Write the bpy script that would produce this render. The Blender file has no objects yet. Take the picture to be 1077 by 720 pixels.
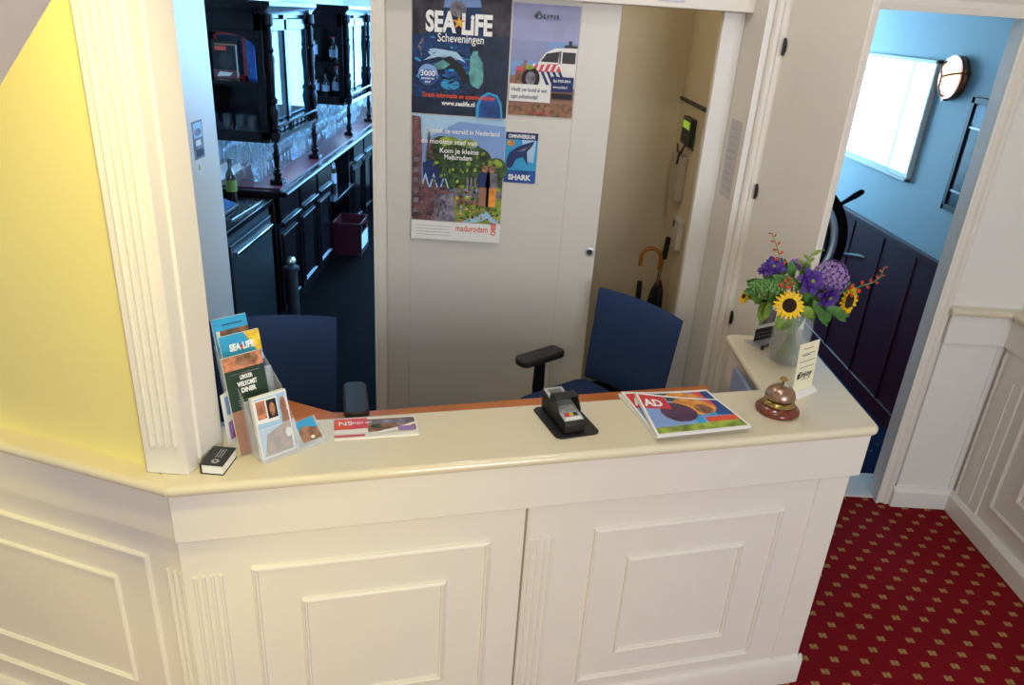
import bpy, bmesh, math, random
from mathutils import Vector, Matrix
random.seed(7)
SC = bpy.context.scene
COL = SC.collection
PI = math.pi
cos, sin, rad = math.cos, math.sin, math.radians

# ------------------------------------------------------------------ camera
FPX, PITCH, ROLL, YAW, H = 776.0, rad(23.83), rad(-3.86), rad(0.84), 2.10
F0 = Vector((0, cos(PITCH), -sin(PITCH))); R0 = Vector((1, 0, 0)); D0 = F0.cross(R0)
R1 = R0 * cos(ROLL) + D0 * sin(ROLL); D1_ = -R0 * sin(ROLL) + D0 * cos(ROLL)
RZ = Matrix.Rotation(-YAW, 3, 'Z')
CR, CD, CF = RZ @ R1, RZ @ D1_, RZ @ F0
EYE = Vector((0, 0, H))
cam_d = bpy.data.cameras.new('camera'); cam = bpy.data.objects.new('camera', cam_d); COL.objects.link(cam)
cam_d.sensor_width = 36; cam_d.lens = FPX * 36 / 1077; cam_d.clip_start = 0.05; cam_d.clip_end = 100
m3 = Matrix((CR, -CD, -CF)).transposed()
cam.matrix_world = Matrix.Translation(EYE) @ m3.to_4x4()
SC.camera = cam

def ray(x, y): return CR * ((x - 538.5) / FPX) + CD * ((y - 360) / FPX) + CF
def atz(x, y, z): v = ray(x, y); return EYE + v * ((z - H) / v.z)
def aty(x, y, Y): v = ray(x, y); return EYE + v * (Y / v.y)
def atx(x, y, X): v = ray(x, y); return EYE + v * (X / v.x)
def onplane(x, y, p, n): v = ray(x, y); return EYE + v * ((p - EYE).dot(n) / v.dot(n))

# ------------------------------------------------------------------ materials
def lin(h):
    h = h.lstrip('#'); out = []
    for i in (0, 2, 4):
        c = int(h[i:i + 2], 16) / 255
        out.append(c / 12.92 if c <= .04045 else ((c + .055) / 1.055) ** 2.4)
    return tuple(out) + (1,)
MATS = {}
def pm(name, col, rough=.5, metal=0, var=.06, scale=9, bump=0, trans=0, ior=1.45, alpha=1, coat=0, emit=None, es=0, spec=None):
    """procedural material: principled shader with a slight noise in its colour"""
    m = bpy.data.materials.new(name); m.use_nodes = True; MATS[name] = m
    nt = m.node_tree; b = nt.nodes['Principled BSDF']
    c = lin(col)
    tc = nt.nodes.new('ShaderNodeTexCoord'); nz = nt.nodes.new('ShaderNodeTexNoise')
    nz.inputs['Scale'].default_value = scale; nz.inputs['Detail'].default_value = 3
    nt.links.new(tc.outputs['Object'], nz.inputs['Vector'])
    mx = nt.nodes.new('ShaderNodeMix'); mx.data_type = 'RGBA'
    mx.inputs['A'].default_value = tuple(max(0, x * (1 - var)) for x in c[:3]) + (1,)
    mx.inputs['B'].default_value = tuple(min(1, x * (1 + var)) for x in c[:3]) + (1,)
    if var >= .3:
        mr = nt.nodes.new('ShaderNodeMapRange'); mr.inputs['From Min'].default_value = .36; mr.inputs['From Max'].default_value = .64
        nz.inputs['Detail'].default_value = 6
        nt.links.new(nz.outputs['Fac'], mr.inputs['Value']); nt.links.new(mr.outputs['Result'], mx.inputs['Factor'])
    else: nt.links.new(nz.outputs['Fac'], mx.inputs['Factor'])
    nt.links.new(mx.outputs['Result'], b.inputs['Base Color'])
    b.inputs['Roughness'].default_value = rough; b.inputs['Metallic'].default_value = metal
    b.inputs['IOR'].default_value = ior; b.inputs['Transmission Weight'].default_value = trans
    b.inputs['Alpha'].default_value = alpha; b.inputs['Coat Weight'].default_value = coat
    b.inputs['Coat Roughness'].default_value = .15
    if spec is not None: b.inputs['Specular IOR Level'].default_value = spec
    if emit: b.inputs['Emission Color'].default_value = lin(emit); b.inputs['Emission Strength'].default_value = es
    if bump:
        bp = nt.nodes.new('ShaderNodeBump'); bp.inputs['Strength'].default_value = bump; bp.inputs['Distance'].default_value = .004
        n2 = nt.nodes.new('ShaderNodeTexNoise'); n2.inputs['Scale'].default_value = scale * 25
        nt.links.new(tc.outputs['Object'], n2.inputs['Vector'])
        nt.links.new(n2.outputs['Fac'], bp.inputs['Height']); nt.links.new(bp.outputs['Normal'], b.inputs['Normal'])
    return m

CREAM = pm('cream_paint', '#e6e0d6', .38, var=.02, scale=2)
TOPC = pm('cream_lacquer', '#dfd4ba', .16, var=.02, scale=3, coat=.3)
WHITE = pm('white_paint', '#e9e6e2', .4, var=.02, scale=2)
YELLOW = pm('yellow_wall_paint', '#f0e496', .6, var=.03, scale=1.5)
CLOSET = pm('closet_paint', '#dccdb0', .6, var=.04, scale=1.2)
DOORP = pm('sliding_door_paint', '#d8d4cd', .35, var=.02, scale=1.5)
BLUEWALL = pm('pale_blue_wall_paint', '#a3bcc8', .55, var=.02, scale=1.5)
DADO = pm('dark_plum_panelling', '#451820', .3, var=.1, scale=4)
SOFFIT = pm('soffit_paint', '#efe8da', .6, var=.03)
CEIL = pm('ceiling_paint', '#e6e2da', .7, var=.02)
MARBLE = pm('marble_threshold', '#d8d4cf', .25, var=.12, scale=14)
DWOOD = pm('dark_stained_wood', '#140c0e', .2, var=.3, scale=6, spec=.15)
DWOOD2 = pm('dark_floor_boards', '#2a2224', .35, var=.3, scale=5)
REDTOP = pm('wine_red_counter_lining', '#4d1622', .4, var=.1)
ORANGE = pm('beech_desk_wood', '#c9763c', .35, var=.12, scale=12)
NAVY = pm('navy_upholstery', '#1b335f', .85, var=.1, scale=40, bump=.3)
BLACKP = pm('black_plastic', '#17181b', .45, var=.08)
CHARC = pm('charcoal_plastic', '#2b2c30', .5, var=.08)
SILVER = pm('silver_plastic', '#b9bcc2', .3, metal=.4, var=.04)
CHROME = pm('chrome', '#d8d8da', .12, metal=1, var=.03)
BRASS = pm('brass', '#b49a5e', .22, metal=1, var=.08)
BRONZE = pm('worn_bell_bronze', '#a98a78', .3, metal=.9, var=.12, scale=20)
BELLWOOD = pm('mahogany_varnish', '#6d2e1c', .22, var=.2, scale=25, coat=.4)
PAPER = pm('white_paper', '#ecebe8', .6, var=.02)
IVORY = pm('ivory_card', '#efe9c9', .6, var=.02)
INK = pm('black_ink', '#1c1c20', .6)
GREYINK = pm('grey_ink', '#6e6c74', .6)
NAVYINK = pm('navy_ink', '#1d2f66', .6)
REDINK = pm('red_ink', '#c8313a', .5)
CORAL = pm('coral_ink', '#e0573c', .5)
PINK = pm('pink_ink', '#d8485c', .5)
WHITEINK = pm('white_ink', '#f0f0f0', .5)
SKYINK = pm('sky_blue_ink', '#7fa0d6', .5, var=.15, scale=6)
CYANINK = pm('aqua_ink', '#2e9bd0', .5, var=.15, scale=30)
BLUEINK = pm('deep_blue_ink', '#174a93', .5, var=.4, scale=14)
DEEP = pm('deep_sea_print', '#13305c', .45, var=.6, scale=9)
DEEP2 = pm('dark_sea_print', '#101d38', .45, var=.6, scale=12)
TEAL = pm('teal_print', '#5d9a9a', .5, var=.3, scale=30)
ROCK = pm('rock_print', '#3a3440', .5, var=.6, scale=20)
GREENI = pm('tree_print', '#39502a', .5, var=.7, scale=30)
LIME = pm('meadow_print', '#8aa03a', .5, var=.5, scale=30)
BRICKI = pm('brick_print', '#6d4a4e', .5, var=.5, scale=40)
STONEI = pm('stone_print', '#7b7584', .5, var=.5, scale=30)
SANDI = pm('sand_print', '#9a6f5c', .5, var=.2, scale=10)
ORANGEI = pm('orange_print', '#e0943a', .5, var=.3, scale=25)
YELI = pm('yellow_print', '#e6c33c', .5, var=.3, scale=30)
PURPI = pm('purple_print', '#4b2c4c', .5, var=.3, scale=30)
FORESTI = pm('bottle_green_ink', '#1f3a2c', .5, var=.1)
BROWNI = pm('brown_print', '#8a6248', .5, var=.5, scale=50)
SKIN = pm('portrait_print', '#b9785a', .5, var=.4, scale=50)
PALEBLUE = pm('pale_blue_print', '#a9cdea', .5, var=.15, scale=20)
PETAL = pm('sunflower_petal', '#f6c20c', .55, var=.2, scale=60)
DISC = pm('sunflower_disc', '#2a160c', .9, var=.5, scale=200, bump=.6)
LEAF = pm('leaf_green', '#3f6b26', .5, var=.35, scale=40)
LEAF2 = pm('yellow_green_leaf', '#6f8a2c', .5, var=.3, scale=40)
SEDUM = pm('sedum_green', '#5d8a4a', .7, var=.3, scale=120)
STEM = pm('stem_green', '#6c8a34', .55, var=.3, scale=40)
PURPLE = pm('purple_petal', '#4a2a86', .6, var=.3, scale=60)
LILAC = pm('lilac_petal', '#9a78b8', .7, var=.25, scale=80)
REDF = pm('red_bud', '#c2401e', .6, var=.3, scale=80)
GLASS = pm('clear_glass', '#eef8ff', .04, alpha=.13, var=0)
BARGLASS = pm('bar_glass', '#f4fbff', .02, trans=1, ior=1.5, alpha=.42, var=0)
PANE = pm('cabinet_glass', '#1a2833', .01, alpha=.35, ior=1.8, var=0)
ACRY = pm('clear_acrylic', '#eef3fb', .06, alpha=.22, var=0)
WATER = pm('vase_water', '#626c38', .05, alpha=.44, var=.2, scale=30)
MIRROR = pm('mirror_silvering', '#dfe6ea', .02, metal=1, var=.01)
GREEN_LED = pm('green_display', '#a8d03a', .4, emit='#a6e02a', es=.35)
BOTTLE = pm('dark_bottle_glass', '#1c120c', .08, var=.3, coat=.5)
LABELY = pm('yellow_green_label', '#5f6f2c', .5, var=.2)
REDCRATE = pm('red_crate_plastic', '#3e0d15', .45)
WICKER = pm('cane_handle_wood', '#a5662c', .4, var=.2, scale=20)
PLAID = pm('red_tartan_cloth', '#6a2a36', .8, var=.6, scale=40)
BLUEGREY = pm('blue_grey_laminate', '#8c9fc0', .35, var=.04)
SILTAPE = pm('beige_cable_cover', '#b9ab9a', .5, var=.1)

def carpet(name, base, base2, dot, dx, dy, w, h, rot=0):
    m = bpy.data.materials.new(name); m.use_nodes = True; MATS[name] = m
    nt = m.node_tree; N = nt.nodes; L = nt.links; b = N['Principled BSDF']
    tc = N.new('ShaderNodeTexCoord'); mp = N.new('ShaderNodeMapping'); mp.inputs['Rotation'].default_value[2] = rot
    L.new(tc.outputs['Object'], mp.inputs['Vector'])
    sp = N.new('ShaderNodeSeparateXYZ'); L.new(mp.outputs['Vector'], sp.inputs['Vector'])
    def mth(op, a, b_=None):
        n = N.new('ShaderNodeMath'); n.operation = op
        for i, v in enumerate((a, b_)):
            if v is None: continue
            if isinstance(v, (int, float)): n.inputs[i].default_value = v
            else: L.new(v, n.inputs[i])
        return n.outputs[0]
    def cell(ox, oy):
        ax = mth('ABSOLUTE', mth('SUBTRACT', mth('FLOORED_MODULO', mth('ADD', sp.outputs['X'], ox), dx), dx / 2))
        ay = mth('ABSOLUTE', mth('SUBTRACT', mth('FLOORED_MODULO', mth('ADD', sp.outputs['Y'], oy), dy), dy / 2))
        q = mth('MULTIPLY', mth('LESS_THAN', ax, w / 2), mth('LESS_THAN', ay, h / 2))
        hole = mth('MULTIPLY', mth('LESS_THAN', ax, w * .13), mth('LESS_THAN', mth('ABSOLUTE', mth('SUBTRACT', ay, h * .3)), h * .14))
        return mth('SUBTRACT', q, mth('MULTIPLY', hole, .6))
    f = mth('MAXIMUM', cell(0, 0), cell(dx / 2, dy / 2))
    nz = N.new('ShaderNodeTexNoise'); nz.inputs['Scale'].default_value = 2.5; L.new(tc.outputs['Object'], nz.inputs['Vector'])
    nf = N.new('ShaderNodeTexNoise'); nf.inputs['Scale'].default_value = 420; L.new(tc.outputs['Object'], nf.inputs['Vector'])
    m1 = N.new('ShaderNodeMix'); m1.data_type = 'RGBA'; m1.inputs['A'].default_value = lin(base); m1.inputs['B'].default_value = lin(base2)
    L.new(nz.outputs['Fac'], m1.inputs['Factor'])
    m2 = N.new('ShaderNodeMix'); m2.data_type = 'RGBA'; L.new(f, m2.inputs['Factor']); L.new(m1.outputs['Result'], m2.inputs['A']); m2.inputs['B'].default_value = lin(dot)
    m3_ = N.new('ShaderNodeMix'); m3_.data_type = 'RGBA'; m3_.blend_type = 'MULTIPLY'; m3_.inputs['Factor'].default_value = .35
    L.new(m2.outputs['Result'], m3_.inputs['A']); L.new(nf.outputs['Color'], m3_.inputs['B'])
    L.new(m3_.outputs['Result'], b.inputs['Base Color']); b.inputs['Roughness'].default_value = .95
    b.inputs['Specular IOR Level'].default_value = .1
    bp = N.new('ShaderNodeBump'); bp.inputs['Strength'].default_value = .4; bp.inputs['Distance'].default_value = .003
    L.new(nf.outputs['Fac'], bp.inputs['Height']); L.new(bp.outputs['Normal'], b.inputs['Normal'])
    return m
REDCARPET = carpet('red_carpet_gold_motif', '#901520', '#780f19', '#b08c54', .113, .1165, .029, .023)
BLUECARPET = carpet('blue_carpet_motif', '#16284e', '#122042', '#6a6a6a', .15, .155, .018, .014)

def boards(name, c1, c2):
    m = bpy.data.materials.new(name); m.use_nodes = True
    nt = m.node_tree; N = nt.nodes; L = nt.links; b = N['Principled BSDF']
    tc = N.new('ShaderNodeTexCoord'); mp = N.new('ShaderNodeMapping'); mp.inputs['Rotation'].default_value[2] = PI / 2
    L.new(tc.outputs['Object'], mp.inputs['Vector'])
    br = N.new('ShaderNodeTexBrick'); L.new(mp.outputs['Vector'], br.inputs['Vector'])
    br.inputs['Color1'].default_value = lin(c1); br.inputs['Color2'].default_value = lin(c2); br.inputs['Mortar'].default_value = lin('#0a0808')
    br.inputs['Scale'].default_value = 1; br.inputs['Brick Width'].default_value = 1.2; br.inputs['Row Height'].default_value = .12; br.inputs['Mortar Size'].default_value = .004
    L.new(br.outputs['Color'], b.inputs['Base Color']); b.inputs['Roughness'].default_value = .6; b.inputs['Specular IOR Level'].default_value = .01
    return m
BOARDS = boards('dark_wood_floor_boards', '#140c0a', '#0d0807')

def emissive(name, c1, c2, s, scale=3, stretch=(1, 1, 1)):
    m = bpy.data.materials.new(name); m.use_nodes = True
    nt = m.node_tree; N = nt.nodes; L = nt.links; b = N['Principled BSDF']
    tc = N.new('ShaderNodeTexCoord'); mp = N.new('ShaderNodeMapping'); mp.inputs['Scale'].default_value = stretch
    L.new(tc.outputs['Object'], mp.inputs['Vector'])
    nz = N.new('ShaderNodeTexNoise'); nz.inputs['Scale'].default_value = scale; L.new(mp.outputs['Vector'], nz.inputs['Vector'])
    mx = N.new('ShaderNodeMix'); mx.data_type = 'RGBA'; mx.inputs['A'].default_value = lin(c1); mx.inputs['B'].default_value = lin(c2)
    L.new(nz.outputs['Fac'], mx.inputs['Factor']); L.new(mx.outputs['Result'], b.inputs['Emission Color'])
    b.inputs['Emission Strength'].default_value = s; b.inputs['Base Color'].default_value = (0, 0, 0, 1)
    return m
DAYWIN = emissive('daylight_window_glass', '#6cb6ff', '#86c6ff', 25)
DAYWIN2 = emissive('hall_window_glass', '#98d6ff', '#ace0ff', 15)
LAMPGLOW = emissive('lamp_glass', '#ffb27a', '#ffe0c4', 5, 9)
TUBEGLOW = emissive('fluorescent_tube', '#9fd2ff', '#b8deff', 40)
SPOTGLOW = emissive('spot_bulb', '#fff0d8', '#fff0d8', 60)

# ------------------------------------------------------------------ mesh builder
class MB:
    def __init__(s, mat=None): s.v = []; s.f = []; s.fm = []; s.mats = []; s.cur = 0; (mat and s.use(mat))
    def use(s, mat):
        if mat not in s.mats: s.mats.append(mat)
        s.cur = s.mats.index(mat); return s
    def add(s, vs, fs):
        o = len(s.v); s.v += [Vector(v) for v in vs]
        for f in fs: s.f.append(tuple(i + o for i in f)); s.fm.append(s.cur)
        return s
    def frame_box(s, O, ex, ey, ez):
        O, ex, ey, ez = Vector(O), Vector(ex), Vector(ey), Vector(ez)
        vs = [O + ex * a + ey * b + ez * c for c in (0, 1) for b in (0, 1) for a in (0, 1)]
        return s.add(vs, [(0, 2, 3, 1), (4, 5, 7, 6), (0, 1, 5, 4), (2, 6, 7, 3), (0, 4, 6, 2), (1, 3, 7, 5)])
    def box(s, x0, x1, y0, y1, z0, z1): return s.frame_box((x0, y0, z0), (x1 - x0, 0, 0), (0, y1 - y0, 0), (0, 0, z1 - z0))
    def cbox(s, c, size, rz=0):
        ex = Vector((cos(rz), sin(rz), 0)) * size[0]; ey = Vector((-sin(rz), cos(rz), 0)) * size[1]; ez = Vector((0, 0, size[2]))
        return s.frame_box(Vector(c) - ex / 2 - ey / 2 - ez / 2, ex, ey, ez)
    def prism(s, poly, z0, z1):
        n = len(poly); vs = [(p[0], p[1], z0) for p in poly] + [(p[0], p[1], z1) for p in poly]
        return s.add(vs, [tuple(range(n - 1, -1, -1)), tuple(range(n, 2 * n))] + [(i, (i + 1) % n, n + (i + 1) % n, n + i) for i in range(n)])
    def slab(s, pts, d):
        n = len(pts); pts = [Vector(p) for p in pts]; d = Vector(d); vs = pts + [p + d for p in pts]
        return s.add(vs, [tuple(range(n - 1, -1, -1)), tuple(range(n, 2 * n))] + [(i, (i + 1) % n, n + (i + 1) % n, n + i) for i in range(n)])
    def tube(s, path, r, seg=10, closed=False, cap=True, flat=1):
        P = [Vector(p) for p in path]; n = len(P); rs = r if isinstance(r, (list, tuple)) else [r] * n
        vs = []; prev = None
        for i in range(n):
            a = P[i - 1] if (i or closed) else P[i]; b = P[(i + 1) % n] if (i < n - 1 or closed) else P[i]
            t = (b - a).normalized()
            if prev is None:
                u = t.orthogonal().normalized()
            else:
                u = prev - t * prev.dot(t); u = u.normalized() if u.length > 1e-6 else t.orthogonal().normalized()
            prev = u; w = t.cross(u)
            for k in range(seg):
                an = 2 * PI * k / seg; vs.append(P[i] + (u * cos(an) + w * sin(an) * flat) * rs[i])
        fs = []
        for i in range(n if closed else n - 1):
            for k in range(seg):
                a = i * seg + k; b = i * seg + (k + 1) % seg; c = ((i + 1) % n) * seg + (k + 1) % seg; d = ((i + 1) % n) * seg + k
                fs.append((a, b, c, d))
        if cap and not closed: fs += [tuple(range(seg - 1, -1, -1)), tuple(range((n - 1) * seg, n * seg))]
        return s.add(vs, fs)
    def lathe(s, prof, c=(0, 0, 0), seg=20, axis=None, closed=False):
        c = Vector(c); ax = Vector(axis).normalized() if axis else Vector((0, 0, 1))
        u = Vector((1, 0, 0)) if not axis else ax.orthogonal().normalized(); w = ax.cross(u)
        vs = []; n = len(prof)
        for r, z in prof:
            for k in range(seg):
                a = 2 * PI * k / seg; vs.append(c + ax * z + (u * cos(a) + w * sin(a)) * max(r, 1e-5))
        fs = []
        for i in range(n if closed else n - 1):
            j = (i + 1) % n
            for k in range(seg): fs.append((i * seg + k, i * seg + (k + 1) % seg, j * seg + (k + 1) % seg, j * seg + k))
        if not closed: fs += [tuple(range(seg - 1, -1, -1)), tuple(range((n - 1) * seg, n * seg))]
        return s.add(vs, fs)
    def ball(s, c, r, seg=12, rings=8, axis=None, sq=1):
        return s.lathe([(r * sin(PI * i / rings), -r * sq * cos(PI * i / rings)) for i in range(rings + 1)], c, seg, axis)
    def moulding(s, O, u, n, s0, s1, z0, z1, w=.018, h=.009):
        """mitred picture-frame moulding on an upright plane through O, along u, facing n"""
        O, u, n = Vector(O), Vector(u), Vector(n)
        loops = []
        for t, hh in ((0, -.002), (.15, h * .7), (.4, h), (.65, h * .45), (.85, h * .6), (1, -.002)):
            d = w * t
            loops.append([O + u * a + Vector((0, 0, z)) + n * hh for a, z in ((s0 + d, z0 + d), (s1 - d, z0 + d), (s1 - d, z1 - d), (s0 + d, z1 - d))])
        vs = [p for l in loops for p in l]; fs = []
        for i in range(len(loops) - 1):
            for k in range(4): fs.append((i * 4 + k, i * 4 + (k + 1) % 4, (i + 1) * 4 + (k + 1) % 4, (i + 1) * 4 + k))
        return s.add(vs, fs)
    def sweep(s, prof, A, B, n):
        """straight moulding: profile (out, z) swept from A to B, out along n"""
        A, B, n = Vector(A), Vector(B), Vector(n); k = len(prof)
        vs = [P + n * o + Vector((0, 0, z)) for P in (A, B) for o, z in prof]
        return s.add(vs, [tuple(range(k - 1, -1, -1)), tuple(range(k, 2 * k))] + [(i, (i + 1) % k, k + (i + 1) % k, k + i) for i in range(k)])

ORG = {}
def obj(name, mb, parent=None, loc=None, bev=0, ang=35, smooth=True, seg=2):
    base = ORG[parent.name] if parent else Vector(loc if loc else (0, 0, 0))
    me = bpy.data.meshes.new(name); me.from_pydata([v - base for v in mb.v], [], mb.f)
    for m in mb.mats: me.materials.append(m)
    me.polygons.foreach_set('material_index', mb.fm)
    bm = bmesh.new(); bm.from_mesh(me); bmesh.ops.recalc_face_normals(bm, faces=bm.faces); bm.to_mesh(me); bm.free()
    if smooth:
        me.polygons.foreach_set('use_smooth', [True] * len(me.polygons)); me.set_sharp_from_angle(angle=rad(ang))
    me.update()
    o = bpy.data.objects.new(name, me); COL.objects.link(o)
    if parent: o.parent = parent
    else: o.location = base
    ORG[o.name] = base.copy()
    if bev:
        b = o.modifiers.new('bevel', 'BEVEL'); b.width = bev; b.segments = seg; b.limit_method = 'ANGLE'; b.angle_limit = rad(40)
        b.harden_normals = False
    return o
def tag(o, label, cat, group=None):
    o['label'] = label; o['category'] = cat
    if group: o['group'] = group
    return o
def thing(name, label, cat, loc, group=None):
    o = bpy.data.objects.new(name, None); COL.objects.link(o); o.location = Vector(loc); o.empty_display_size = .05
    ORG[o.name] = Vector(loc); return tag(o, label, cat, group)
def struct(name, mb, parent=None, **k):
    o = obj(name, mb, parent, **k); o['kind'] = 'structure'; return o
def dup(root, loc, rz=None, label=None):
    r = root.copy(); COL.objects.link(r); r.location = loc
    if rz is not None: r.rotation_euler = (0, 0, rz)
    if label: r['label'] = label
    for ch in list(root.children):
        c = ch.copy(); COL.objects.link(c); c.parent = r
        for g in list(ch.children):
            d = g.copy(); COL.objects.link(d); d.parent = c
    return r

# ------------------------------------------------------------------ lettering and prints
def text2d(body, size=1.0, bold=0, align='LEFT', shear=0):
    cu = bpy.data.curves.new('t', 'FONT'); cu.body = body; cu.size = size; cu.align_x = align; cu.offset = bold; cu.shear = shear; cu.resolution_u = 3
    o = bpy.data.objects.new('t', cu); COL.objects.link(o)
    dg = bpy.context.evaluated_depsgraph_get(); dg.update()
    me = o.evaluated_get(dg).to_mesh()
    vs = [(v.co.x, v.co.y) for v in me.vertices]; fs = [tuple(p.vertices) for p in me.polygons]
    o.evaluated_get(dg).to_mesh_clear(); bpy.data.objects.remove(o); bpy.data.curves.remove(cu)
    return vs, fs
class Sheet:
    k = 0
    """a printed sheet: S(u, v, h) maps sheet coordinates (0..W, 0..V) and height to the room"""
    def __init__(s, mb, S, eps=.00035): s.mb = mb; s.S = S; s.e = eps; s.k = 0
    def poly(s, mat, pts, lvl=None):
        s.k += 1; h = s.e * (lvl if lvl is not None else s.k)
        s.mb.use(mat).add([s.S(u, v, h) for u, v in pts], [tuple(range(len(pts)))]); return s
    def rect(s, mat, u0, v0, u1, v1, lvl=None): return s.poly(mat, [(u0, v0), (u1, v0), (u1, v1), (u0, v1)], lvl)
    def ell(s, mat, u, v, a, b, rot=0, n=20, lvl=None):
        c, d = cos(rot), sin(rot)
        return s.poly(mat, [(u + a * cos(t) * c - b * sin(t) * d, v + a * cos(t) * d + b * sin(t) * c) for t in (2 * PI * i / n for i in range(n))], lvl)
    def text(s, mat, body, u, v, size, bold=0, align='LEFT', lvl=None, sx=1, shear=0, width=None):
        s.k += 1; h = s.e * (lvl if lvl is not None else s.k)
        vs, fs = text2d(body, size, bold, align, shear)
        if width and vs:
            w0 = max(p[0] for p in vs) - min(p[0] for p in vs); sx = width / max(w0, 1e-6)
        s.mb.use(mat).add([s.S(u + x * sx, v + y, h) for x, y in vs], fs); return s
def planeS(O, eu, ev, n):
    O, eu, ev, n = Vector(O), Vector(eu).normalized(), Vector(ev).normalized(), Vector(n).normalized()
    return lambda u, v, h: O + eu * u + ev * v + n * h
def sheet_body(mb, S, W, V, t, mat):
    mb.use(mat).add([S(a, b, c) for c in (-t, 0) for a, b in ((0, 0), (W, 0), (W, V), (0, V))],
                    [(3, 2, 1, 0), (4, 5, 6, 7), (0, 1, 5, 4), (1, 2, 6, 5), (2, 3, 7, 6), (3, 0, 4, 7)])

# ------------------------------------------------------------------ layout
a1 = rad(14.57); U1 = Vector((cos(a1), sin(a1), 0)); N1 = Vector((sin(a1), -cos(a1), 0))      # counter front
a2 = rad(16.78); U2 = Vector((-cos(a2), sin(a2), 0)); N2 = Vector((-sin(a2), -cos(a2), 0))     # left wall, running left
A = Vector((-.760, 1.413, 0)); TOPZ = 1.05
Bp = Vector((1.143, 1.916, 0)); Cp = Vector((.844, 2.134, 0)); Dp = Vector((.841, 2.589, 0)); Ep = Vector((1.150, 2.60, 0))
BK = Vector((-.357, 1.814, 0))
BKL = BK - U1 * .44
COLP = [Vector((-.829, 1.476, 0)), Vector((-.727, 1.474, 0)), Vector((-.698, 1.605, 0)), Vector((-.82, 1.66, 0))]

# ---- floors and ceilings
mb = MB(REDCARPET).box(-3.2, 2.35, -3.2, 3.10, -.06, 0); struct('floor', mb)
mb = MB(BLUECARPET).box(1.0, 2.36, 3.31, 9.55, -.06, -.002); struct('floor_hall', mb)
mb = MB(BOARDS).box(-2.2, 1.0, 3.10, 9.55, -.06, -.001); struct('floor_bar', mb)
mb = MB(MARBLE).box(1.03, 2.33, 3.10, 3.31, -.06, .012); struct('trim_threshold', mb, bev=.003)
mb = MB(CEIL).box(-3.2, 2.4, .9, 3.5, 2.95, 3.05); struct('ceiling', mb)
mb = MB(CEIL).box(-2.2, .4, 3.5, 9.6, 2.70, 2.78); struct('ceiling_bar', mb)
mb = MB(CEIL).box(.4, 2.4, 3.15, 9.6, 2.70, 2.78); struct('ceiling_hall', mb)

# ---- left wall: wainscot, rail, yellow upper wall
inset = .04
LO = A - N2 * inset - U2 * (-.004)
wl = MB(CREAM)
P0 = A - N2 * .045; P1 = P0 + U2 * 2.2
wl.prism([tuple(p[:2]) for p in (P0 + U2 * .026, P1, P1 - N2 * .14, P0 - N2 * .14 + U2 * .06)], 0, 1.02)
wall_left = struct('wall_left', wl)
ap = MB(CREAM); Q0 = A - N2 * .03 ; Q1 = Q0 + U2 * 2.2
ap.prism([tuple(p[:2]) for p in (Q0, Q1, Q1 - N2 * .03, Q0 - N2 * .03)], .878, 1.018)
struct('trim_fascia', ap, wall_left)
pmld = MB(CREAM)
for k in range(2):
    o = .125 + k * .98
    pmld.moulding(P0, U2, N2, o, o + .86, .185, .79, .016, .009)
    pmld.moulding(P0, U2, N2, o + .115, o + .745, .30, .685, .016, .008)
for t in (.03, .05, .07): pmld.tube([P0 + U2 * t + N2 * .001 + Vector((0, 0, .12)), P0 + U2 * t + N2 * .001 + Vector((0, 0, .76))], .0055, 8)
struct('trim_panel_moulding', pmld, wall_left)
up = MB(YELLOW)
W0 = Vector((-.822, 1.500, 0)); W1 = W0 + U2 * 2.3
up.prism([tuple(p[:2]) for p in (W0, W1, W1 - N2 * .12, W0 - N2 * .12)], 1.05, 2.95)
struct('wall_left_upper', up)
bl = MB(CREAM); B0 = P0 + N2 * .0; bl.sweep([(0, 0), (.022, 0), (.022, .085), (.008, .105), (0, .105)], P0, P1, N2); struct('baseboard_left', bl, wall_left)

def nosing_prof(z0, z1, out=.0, n=6):
    r = (z1 - z0) / 2
    return [(-.0, z0)] + [(out + r * sin(PI * i / n), z0 + r - r * cos(PI * i / n)) for i in range(n + 1)] + [(-.0, z1)]
# rail: one slab with a rounded nose along the left wall
rail = MB(TOPC)
RA = A - N2 * .016; RB = RA + U2 * 2.25
rail.prism([tuple(p[:2]) for p in (RA, RB, W1, W0)], 1.02, 1.05)
rail.sweep(nosing_prof(1.02, 1.05), RA, RB, N2)
struct('trim_chair_rail', rail)

hw = MB(YELLOW); hw.box(-1.55, -1.45, -3.2, .30, 0, 2.95); struct('wall_unseen_bounce', hw)  # added out of view: blocks white light, bounces yellow onto the left panels
# stair soffit in the upper left
sf = MB(SOFFIT)
pA = aty(75, -35, .75); pB = aty(-30, 140, .75)
dv = (pB - pA).normalized()
up_ = Vector((-.35, 0, .45))
sf.slab([pA - dv * .8, pB + dv * .6, pB + dv * .6 + up_, pA - dv * .8 + up_], (0, -.3, 0)); struct('ceiling_stair_soffit', sf)

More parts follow.
